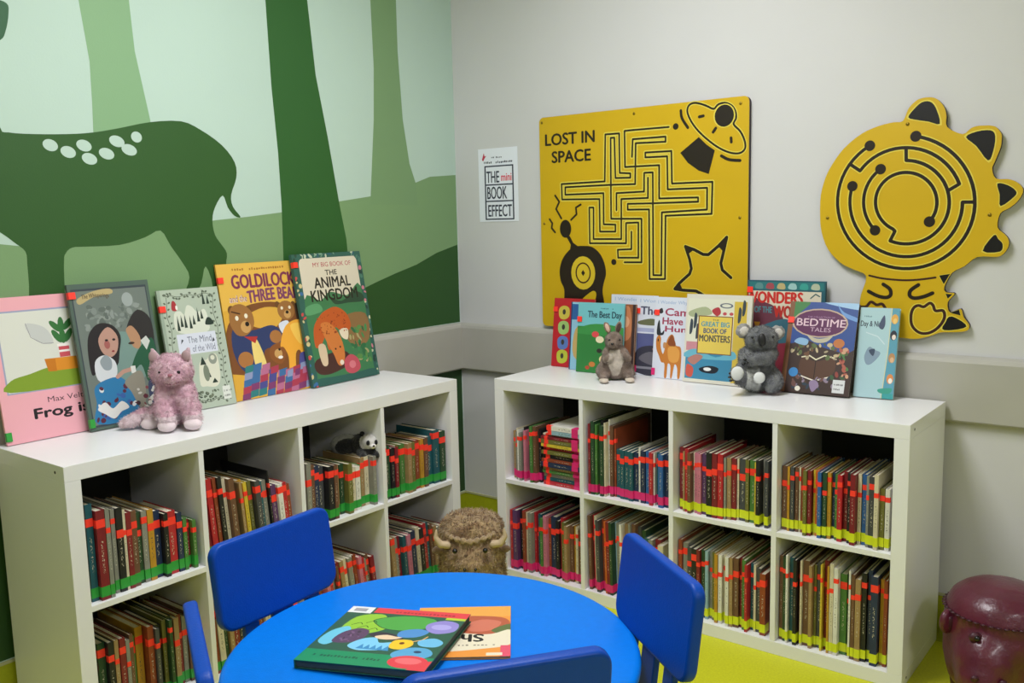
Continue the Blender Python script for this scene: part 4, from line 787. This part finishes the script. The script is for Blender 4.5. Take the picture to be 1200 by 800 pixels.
for x, s in ((-.036, -1), (.058, 1)):
    bm = bmesh.new(); bmesh.ops.create_cone(bm, segments=16, radius1=.026, radius2=.004, depth=.052, cap_ends=True, matrix=Matrix.Translation((x, -.004, .208)) @ Matrix.Rotation(s*.3, 4, 'Y') @ Matrix.Diagonal((1, .55, 1, 1)))
    e_ = fuse('ear', bm, FUR, t, .003, 4, None, .0012, 150, 'cfb0ba'); ball('inner_ear', (x*1.03, -.0155, .208), (.013, .005, .018), mat('ear_lining', 'b09498', .9), e_, 2)
for x in (-.004, .052): eye((x, -.06+.004*(x < 0), .168), .005, t)
ball('nose', (.033, -.078, .162), (.007, .004, .005), mat('nose_stitch', 'a86878', .6), t, 2)
bm = bmesh.new()
for i in range(9): ell(bm, (.012+i*.005, -.074+abs(i-4)*.0016, .139-.004*sin(i*pi/8)), (.0028, .0018, .0018), sub=1)
bm_obj('mouth_stitch', bm, mat('mouth_thread', '8c5266', .8), t, True)
for p in ((.02, -.095, .018), (.088, -.075, .018), (-.048, -.045, .015)): ball('paw_pad', p, (.026, .02, .017), mat('paw_plush', 'e6d6da', .95, bump=.6, bscale=400), t, 3)
# plush kangaroo
t = toy('plush_kangaroo', .938, -.225, BH, 'brown plush kangaroo with a cream bib, standing before the question books')
bm = bmesh.new()
ell(bm, (.002, .005, .055), (.055, .05, .055)); ell(bm, (.0, 0, .095), (.04, .036, .045)); ell(bm, (-.004, -.01, .143), (.032, .032, .034)); ell(bm, (-.012, -.034, .135), (.018, .02, .015)); ell(bm, (.0, -.003, .118), (.03, .028, .03))
chain(bm, [(.03, -.01, .1, .018), (.042, -.03, .08, .015), (.032, -.045, .095, .013)]); chain(bm, [(-.03, -.01, .1, .017), (-.036, -.035, .08, .014), (-.022, -.046, .09, .012)])
chain(bm, [(.04, 0, .035, .03), (.048, -.04, .015, .014), (.045, -.06, .012, .012)]); chain(bm, [(-.04, 0, .035, .03), (-.045, -.04, .015, .014), (-.045, -.06, .012, .012)]); chain(bm, [(.03, .03, .03, .022), (.07, .042, .015, .012)])
def kang(v):
    if v.y < -.026 and abs(v.x+.002) < .03-abs(v.z-.075)*.35 and .02 < v.z < .115: return 'c9beb0'
    return '7c6a5e' if noise.noise(v*50) > 0 else '8c796c'
fuse('body', bm, FUR, t, .0042, 5, kang, .0015, 120, fur=(7000, .005, .0006))
for x, col, a in ((-.026, 'd8b4a4', -.35), (.014, '4c3a34', .25)):
    bm = bmesh.new(); ell(bm, (x, .0, .19), (.012, .006, .024), rot=Matrix.Rotation(a, 3, 'Y')); e_ = fuse('ear', bm, FUR, t, .0028, 3, None, .001, 150, '85705f')
    ball('inner_ear', (x, -.0055, .19), (.0075, .0025, .018), mat('kangaroo_ear_lining', col, .9), e_, 2, Matrix.Rotation(a, 3, 'Y'))
for x in (-.022, .014): eye((x, -.036, .15), .004, t)
ball('nose', (-.014, -.053, .138), (.006, .004, .004), M_black, t, 2)
for x in (-.046, .046): ball('foot', (x, -.062, .009), (.017, .03, .0085), mat('cream_plush', 'c8bcae', .95), t, 3)
# plush koala
t = toy('plush_koala', 1.452, -.205, BH, 'grey plush koala with a black nose and white belly sitting before the cream book')
bm = bmesh.new()
ell(bm, (.018, .005, .065), (.06, .055, .065)); ell(bm, (.022, 0, .11), (.05, .045, .05)); ell(bm, (.028, -.01, .178), (.054, .046, .044))
chain(bm, [(.055, -.01, .13, .028), (.03, -.05, .118, .024), (-.005, -.062, .118, .02), (-.03, -.06, .115, .018)]); chain(bm, [(-.02, 0, .13, .024), (-.035, -.045, .11, .018), (-.048, -.055, .095, .016)])
chain(bm, [(-.01, -.02, .05, .035), (-.045, -.055, .06, .028), (-.062, -.062, .075, .024)]); chain(bm, [(.055, -.01, .05, .04), (.06, -.04, .04, .032), (.05, -.055, .03, .024)])
def koal(v):
    if v.y < -.018 and -.035 < v.x < .022 and v.z < .095 and v.x+v.z*.1 < .022: return 'c9cbc8'
    n = noise.noise(v*40); return '77797a' if n > .1 else '64666a'
fuse('body', bm, FUR, t, .0048, 5, koal, .002, 110, fur=(9000, .0075, .0007))
for x, z in ((-.028, .205), (.082, .197)):
    bm = bmesh.new(); ell(bm, (x, 0, z), (.026, .013, .025)); e_ = fuse('ear', bm, FUR, t, .0035, 3, None, .004, 120, '9a9896'); ball('ear_tuft', (x, -.01, z), (.016, .007, .016), mat('white_tuft', 'cfcac6', .95, bump=.8, bscale=300), e_, 3)
ball('nose', (.017, -.057, .182), (.0125, .009, .021), mat('koala_nose', '1b1b1e', .5), t, 3)
for x in (-.012, .055): eye((x, -.05, .19), .0045, t)
ball('foot_sole', (-.066, -.078, .078), (.021, .01, .023), mat('sole_white', 'd4d6d4', .9), t, 3); ball('hand_patch', (.005, -.075, .062), (.019, .01, .019), mat('palm_white', 'd4d6d4', .9), t, 3)
for p in ((-.088, -.075, .078), (-.09, -.075, .066), (-.086, -.075, .055), (-.042, -.076, .122), (-.036, -.079, .112), (-.046, -.072, .108)): ball('claw', p, (.007, .004, .004), M_black, t, 1)
# plush panda lying on the books in the third upper cube
PZ = BT+CHh+PT+.156
t = toy('plush_panda', .345, -.905, PZ, 'black and white plush panda lying on the green-taped books in the mural-side bookcase', rot=.35)
bm = bmesh.new(); ell(bm, (-.06, .05, .038), (.055, .05, .036)); ell(bm, (-.015, .02, .04), (.035, .045, .038))
ell(bm, (.0, -.0, .025), (.035, .035, .028)); chain(bm, [(.02, -.02, .02, .018), (.03, -.045, .013, .013)]); chain(bm, [(-.02, -.02, .02, .018), (-.02, -.045, .013, .013)]); ell(bm, (.012, -.02, .055), (.033, .03, .029))
def pand(v):
    if v.z > .036 and v.y < .006 and (v-Vector((.012, -.02, .055))).length < .0365: return 'd9d6d4'
    if v.x < -.035 and v.y > .02: return 'a8a8a6'
    return '17171a'
fuse('body', bm, FUR, t, .0035, 4, pand, .0008, 150, fur=(3000, .004, .0006))
for p in ((-.012, -.005, .083), (.036, -.005, .083)): ball('ear', p, (.009, .006, .009), mat('black_plush', '141416', .95), t, 2)
for x in (.0, .028): ball('eye_patch', (x, -.046, .058), (.007, .005, .009), mat('black_plush_patch', '101012', .9), t, 2)
ball('muzzle', (.015, -.05, .046), (.012, .01, .009), mat('white_plush', 'dcd8d4', .95), t, 2); ball('nose', (.016, -.0605, .049), (.004, .003, .003), M_black, t, 2)

# ------------------------------------------------------------------ animal footstools
t = empty('bull_stool', (.672, -.735, 0), TOYROT, 'tan furry bull-shaped stool with curved horns in the corner between the bookcases', 'stool')
bm = bmesh.new(); ell(bm, (0, 0, .17), (.112, .115, .17)); 
lathe(bm, [(0, .01), (.085, .012), (.108, .04), (.112, .15), (.11, .28), (.105, .325), (.08, .35), (.04, .356), (0, .357)], 32)
ell(bm, (0, -.085, .22), (.08, .05, .07)); ell(bm, (-.0, -.118, .222), (.048, .036, .034))
def bull(v):
    n = noise.noise(Vector((v.x*30+4*noise.noise(v*12), v.y*30, v.z*30))); return 'a0845f' if n > .12 else ('b3976f' if n > -.2 else '8a6c4c')
fuse('body', bm, FUR, t, .009, 4, bull, .006, 40, fur=(12000, .011, .0013))
for s in (-1, 1):
    bm = bmesh.new(); chain(bm, [(s*.075, -.085, .278, .014), (s*.1, -.088, .282, .0125), (s*.116, -.088, .305, .009), (s*.113, -.088, .332, .004)], step=.25); fuse('horn', bm, attr_mat('horn', .6), t, .003, 4, None, 0, 1, 'bfa98a')
    bm = bmesh.new(); ell(bm, (s*.11, -.055, .25), (.026, .012, .014)); fuse('ear', bm, FUR, t, .004, 3, None, .002, 80, '7c6248')
    eye((s*.05, -.128, .272), .009, t); eye((s*.018, -.158, .218), .0055, t, 'nostril')
bm = bmesh.new()
for i in range(13):
    a = pi+pi*i/12; ell(bm, (.088*cos(a), -.03+.085*sin(a), .298+.012*abs(cos(a))), (.011, .009, .012), sub=2)
fuse('brow_seam', bm, FUR, t, .004, 3, None, .002, 90, 'b09674')

t = empty('hippo_stool', (2.235, -.335, 0), TOYROT, 'maroon leather animal-head stool at the right edge beside the white-wall bookcase', 'stool')
bm = bmesh.new(); lathe(bm, [(0, .03), (.09, .03), (.125, .06), (.14, .13), (.143, .21), (.138, .27), (.122, .306), (.09, .33), (.05, .342), (0, .346)], 40)
ell(bm, (-.075, -.075, .15), (.085, .085, .1)); ell(bm, (-.095, -.1, .12), (.07, .065, .075)); ell(bm, (.0, -.06, .2), (.13, .09, .085))
fuse('body', bm, M_mar, t, .008, 10, None, .0012, 25)
for p, rz in (((-.145, .0, .235), .5), ((.085, -.135, .225), -.4)):
    bm = bmesh.new(); ell(bm, p, (.03, .014, .036), rot=Matrix.Rotation(rz, 3, 'Z')); e_ = fuse('ear', bm, M_mar, t, .004, 4); ball('inner_ear', (p[0]+.004, p[1]-.0125, p[2]), (.016, .005, .02), M_mard, e_, 2)
for p in ((.035, -.148, .223), (-.118, -.1, .235)):
    e_ = ball('eye_patch', p, (.018, .01, .015), M_mard, t, 2); eye((p[0], p[1]-.009, p[2]), .008, e_)
for p in ((-.14, -.148, .145), (-.075, -.166, .14)): ball('nostril', p, (.011, .006, .009), M_mard, t, 2)
bm = bmesh.new()
for i in range(49):
    a = 2*pi*i/48; ell(bm, (.139*cos(a), .139*sin(a), .268), (.0095, .0095, .0018), sub=1)
bm_obj('top_seam', bm, M_mard, t, True)
bm = bmesh.new()
for sx in (-1, 1):
    for sy in (-1, 1): bmesh.ops.create_cone(bm, segments=16, radius1=.024, radius2=.03, depth=.06, cap_ends=True, matrix=Matrix.Translation((sx*.07, sy*.07, .03)))
lg = bmesh.new(); 
bm.free(); lg.free()
for sx in (-1, 1):
    for sy in (-1, 1):
        b2 = bmesh.new(); bmesh.ops.create_cone(b2, segments=16, radius1=.024, radius2=.03, depth=.05, cap_ends=True, matrix=Matrix.Translation((sx*.068, sy*.068, .025))); bm_obj('leg', b2, M_mard, t, True)

# ------------------------------------------------------------------ round table
TC = (1.430, -1.7316)
t = empty('round_table', (TC[0], TC[1], 0), 0, 'low round bright blue plastic table with two picture books on it', 'table')
bm = bmesh.new(); lathe(bm, [(0, .452), (.405, .452), (.418, .455), (.4235, .462), (.4245, .468), (.4225, .475), (.417, .479), (.41, .48), (0, .48)], 96)
bm_obj('tabletop', bm, M_blue, t, True)
for i in range(3):
    a = radians((355, 115, 235)[i]); bm = bmesh.new()
    lathe(bm, [(0, 0), (.02, 0), (.022, .004), (.03, .44), (.03, .4515), (0, .4515)], 24, Matrix.Translation((.37*cos(a), .37*sin(a), 0)))
    bm_obj('leg', bm, M_blue, t, True)
bm = bmesh.new(); lathe(bm, [(.31, .438), (.325, .438), (.325, .4515), (.31, .4515), (.31, .438)], 48); bm_obj('under_rim', bm, M_blue, t, True)

# ------------------------------------------------------------------ children's chairs
def chair(x, y, face, label, lean=7):
    """origin under the backrest's foot; faces local -y"""
    r = empty('child_chair', (x, y, 0), face, label, 'chair', 'blue children\'s chairs around the round table')
    T = radians(lean); zb = .30
    Mb = Matrix.Translation((0, 0, zb)) @ Matrix.Rotation(-T, 4, 'X')
    # backrest outline, wide rounded panel narrowing to a slotted neck
    def outl():
        P = []
        H = (.67-zb)/cos(T); wt = .17; zb_ = (.475-zb)/cos(T)
        wt = .172
        def cor(cx, cz, rr, a0, a1, n=6): return [(cx+rr*cos(radians(a0+(a1-a0)*i/n)), cz+rr*sin(radians(a0+(a1-a0)*i/n))) for i in range(n+1)]
        P += cor(wt-.03, H-.03, .03, 0, 90); P += cor(-wt+.03, H-.03, .03, 90, 180)
        P += cor(-wt+.035, zb_+.035, .035, 180, 262); P += [(-.112, zb_-.001), (.112, zb_-.001)]
        P += cor(wt-.035, zb_+.035, .035, 278, 360); return P, zb_
    P, zs = outl()
    bm = bmesh.new(); n = len(P); th = .026
    # build with two slots cut: tessellate outline with holes
    holes = []
    loops = [P]+holes
    tri = tessellate_polygon([[Vector((p[0], p[1], 0)) for p in L] for L in loops])
    flat = [p for L in loops for p in L]
    fa = [bm.verts.new((p[0], 0, p[1])) for p in flat]; fb = [bm.verts.new((p[0], th, p[1])) for p in flat]
    for a, b, c in tri: bm.faces.new((fa[a], fa[b], fa[c])); bm.faces.new((fb[c], fb[b], fb[a]))
    k = 0; rim = []
    for L in loops:
        m_ = len(L)
        for i in range(m_):
            j = (i+1) % m_; bm.faces.new((fa[k+i], fb[k+i], fb[k+j], fa[k+j]))
        k += m_
    bmesh.ops.recalc_face_normals(bm, faces=bm.faces)
    ee = [e for e in bm.edges if len(e.link_faces) == 2 and e.calc_face_angle(0) > 1.2 and abs(e.verts[0].co.y-e.verts[1].co.y) < 1e-6]
    bmesh.ops.bevel(bm, geom=ee, offset=.007, segments=3, affect='EDGES', profile=.5)
    bmesh.ops.transform(bm, matrix=Mb, verts=bm.verts)
    for f in bm.faces: f.smooth = True
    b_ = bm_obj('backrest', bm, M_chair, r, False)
    for p in b_.data.polygons: p.use_smooth = abs(p.normal.y) < .9
    for nm, x0_, x1_ in (('back_slat', -.112, -.072), ('back_slat', -.03, .03), ('back_slat', .072, .112)):
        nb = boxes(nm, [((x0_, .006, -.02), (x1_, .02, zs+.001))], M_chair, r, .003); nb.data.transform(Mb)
    # seat
    pts = [(-.11, 0), (-.132, -.05), (-.138, -.13), (-.118, -.215), (-.07, -.25), (0, -.258), (.07, -.25), (.118, -.215), (.138, -.13), (.132, -.05), (.11, 0)]
    pts = crom(pts, 4, True); bm = bmesh.new(); A = [bm.verts.new((p[0], p[1], .275)) for p in pts]; B = [bm.verts.new((p[0], p[1], .3)) for p in pts]; m_ = len(pts)
    f0 = bm.faces.new(A[::-1]); f1_ = bm.faces.new(B)
    for i in range(m_): bm.faces.new((A[i], A[(i+1) % m_], B[(i+1) % m_], B[i]))
    bmesh.ops.bevel(bm, geom=list(set(f0.edges[:]+f1_.edges[:])), offset=.008, segments=3, affect='EDGES')
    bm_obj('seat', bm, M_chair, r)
    for sx in (-1, 1):
        for yy, oy in ((-.05, .02), (-.2, -.015)):
            bm = bmesh.new(); rings = []
            lathe(bm, [(0, 0), (.014, 0), (.016, .004), (.024, .27), (.024, .276), (0, .276)], 20)
            for v in bm.verts:
                f = 1-v.co.z/.276; v.co.x += sx*(.085+.02*f); v.co.y += yy+oy*f
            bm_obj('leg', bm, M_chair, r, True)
    return r
def back_at(p0, p1):
    a = Vector(p0); b = Vector(p1); c = (a+b)/2; return c, math.atan2(b.y-a.y, b.x-a.x)
# each chair: the two ends of its backrest's top edge (front face), seen from behind left -> right when facing local -y
def place(pl, prr, label):
    """pl, pr: ends of the top edge in the chair's own left(-x)/right(+x) order"""
    c, a = back_at(pl, prr); n = Vector((-sin(a), cos(a)))       # local +y
    off = .37*math.tan(radians(7)); c = c-n*off                   # foot of the backrest lies in front of its top
    return chair(c.x, c.y, a, label)
place((.992, -1.945), (.968, -1.605), 'blue child chair with its back to the mural-side bookcase')
place((1.655, -1.352), (1.931, -1.551), 'blue child chair at the right of the table, its back to the white-wall bookcase')
place((1.914, -1.830), (1.714, -2.105), 'blue child chair nearest the viewer, its shaded backrest cut off by the bottom edge')
place((1.485, -2.275), (1.187, -2.112), 'blue child chair at the left of the table, backrest seen edge-on')

# ------------------------------------------------------------------ books on the table
def flat_book(corner, yaw, z, tilt, w, d, t, col, label, art):
    M = Matrix.Translation((corner[0], corner[1], z)) @ Matrix.Rotation(radians(yaw), 4, 'Z') @ Matrix.Rotation(radians(tilt), 4, 'Y')
    bm = bmesh.new(); q = .0022 if t > .012 else .001
    box(bm, (0, 0, 0), (w, d, q)); box(bm, (0, 0, t-q), (w, d, t)); box(bm, (0, 0, q), (q*1.5, d, t-q)); bmesh.ops.bevel(bm, geom=list(bm.edges), offset=.0005, segments=1, affect='EDGES')
    o = bm_obj('picture_book', bm, mat('table_cover', col, .35), None); o.matrix_world = M; tag(o, label, 'book', 'picture books on the round table')
    boxes('page_block', [((q*1.5, .003, q), (w-.003, d-.003, t-q))], mat('dark_page_edges', '3c4a40' if t > .012 else 'a08c6a', .8, var=.3, vscale=400, stretch=(.05, .05, 1)), o)
    cv = Canvas(lambda u, v, off: (u, v, t+off), w, d, True); art(cv); cv.build('cover_print', o); return o
def art_dragon(c):
    c.rect(0, 0, 1, 1, '1f8a5e'); c.rect(0, .2, 1, 1, '2f5a48'); c.rect(.22, .9, 1, 1, 'd8404a'); c.scribble(.4, .925, .9, .955, 'a02c3c', 16, 3); c.rect(.84, .86, 1, .9, 'b4c83c')
    c.blob([(.1, .5), (.12, .8), (.3, .88), (.4, .8), (.5, .74), (.4, .56), (.25, .5)], '8fc03c'); c.blob([(.3, .78), (.5, .88), (.75, .86), (.8, .74), (.66, .62), (.45, .62), (.33, .7)], '4fa048'); c.stroke(crom([(.3, .78), (.5, .88), (.75, .86), (.8, .74), (.66, .62), (.45, .62), (.33, .7)], 4, True), .002, '20402a', True)
    for x, y in ((.2, .7), (.27, .65), (.3, .75), (.36, .62)): c.stroke(crom([(x-.05, y-.05), (x, y), (x+.03, y-.03)], 3), .002, '2a4a20')
    c.blob([(.02, .34), (.04, .52), (.14, .62), (.2, .5), (.16, .36), (.1, .28)], '6cc0dc'); c.blob([(.13, .34), (.14, .5), (.24, .6), (.34, .56), (.34, .42), (.26, .34)], '5a4262'); speckle(c, .15, .36, .32, .55, ['3c2c44', '7a5c80'], 14, 3, (.01, .025), .8)
    c.blob([(.28, .3), (.34, .42), (.44, .46), (.5, .38), (.6, .4), (.58, .28), (.45, .24), (.36, .24)], '7cc4e8')
    for i in range(5): c.poly([(.36+i*.05, .26), (.42+i*.05, .26), (.39+i*.05, .34)], '3c8ac0')
    c.blob([(.36, .5), (.44, .56), (.6, .52), (.66, .44), (.5, .44)], '3a3440'); c.blob([(.42, .48), (.5, .52), (.6, .5), (.66, .54), (.6, .46), (.48, .44)], 'e4c8a8')
    c.blob([(.58, .6), (.7, .66), (.8, .62), (.74, .52), (.6, .5)], '4f8ac8'); c.blob([(.74, .76), (.84, .84), (.97, .8), (.98, .66), (.86, .6), (.76, .66)], '8f84c8'); c.oval(.86, .72, .08, .05, 'a8a0dc')
    c.blob([(.6, .32), (.6, .44), (.72, .46), (.76, .38), (.7, .3)], 'f0c030'); c.oval(.67, .4, .02, .02, '6a3a20'); c.stroke([(.74, .44), (.8, .48), (.82, .54)], .003, 'e8b070')
    c.blob([(.66, .24), (.76, .34), (.9, .34), (.96, .24), (.84, .14), (.7, .16)], '58a0cc'); c.blob([(.78, .46), (.88, .52), (.97, .46), (.94, .38), (.82, .38)], '6cb4dc'); c.oval(.84, .28, .03, .02, '2c4468')
    c.oval(.83, .115, .15, .1, 'd8404c'); c.oval(.83, .13, .1, .05, 'e86a70'); c.poly([(.86, 0), (1, 0), (1, .16), (.92, .12)], 'd8404c')
    c.rect(-.0, .88, .2, 1, 'dfe2e4'); c.rect(.04, .91, .15, .97, '9a9aa4'); c.scribble(.1, .09, .66, .13, '1a5c44', 20, 6)
def art_sheep(c):
    c.rect(0, 0, 1, 1, 'e0903c'); c.rect(0, .78, 1, 1, 'e0a04a'); c.blob([(.1, .5), (.2, .75), (.5, .8), (.9, .76), (1, .6), (.9, .4), (.4, .36)], 'b0583c'); c.blob([(.5, .6), (.7, .72), (.9, .66), (.8, .5), (.6, .48)], 'c8705a'); c.blob([(.8, .5), (1, .62), (1, .44), (.9, .42)], '5a6a3c')
    c.blob([(0, .14), (0, .44), (.3, .5), (.55, .44), (.8, .42), (1, .5), (1, .22), (.7, .14), (.3, .1)], 'ddd4bc'); c.text('Sher', .26, .28, .72, .42, '1c1a1c', .03, rot=1); c.scribble(.2, .2, .9, .225, '7a7064', 18, 7); c.rect(.9, 0, 1, .2, 'd8506a'); c.rect(.76, .02, .92, .07, 'ddd4bc')
# lower book: corner order as seen: near-left, near-right
def quadyaw(a, b): return math.degrees(math.atan2(b[1]-a[1], b[0]-a[0]))
flat_book((1.425, -1.800), 38, .4804, 0, .205, .24, .006, 'c88a4a', 'thin orange and cream picture book lying partly under the green one on the table', art_sheep)
flat_book((1.261, -1.954), 21, .4806, -2.3, .28, .262, .018, '1c5a44', 'green picture book with colourful dragons, on top of the other book on the table', art_dragon)
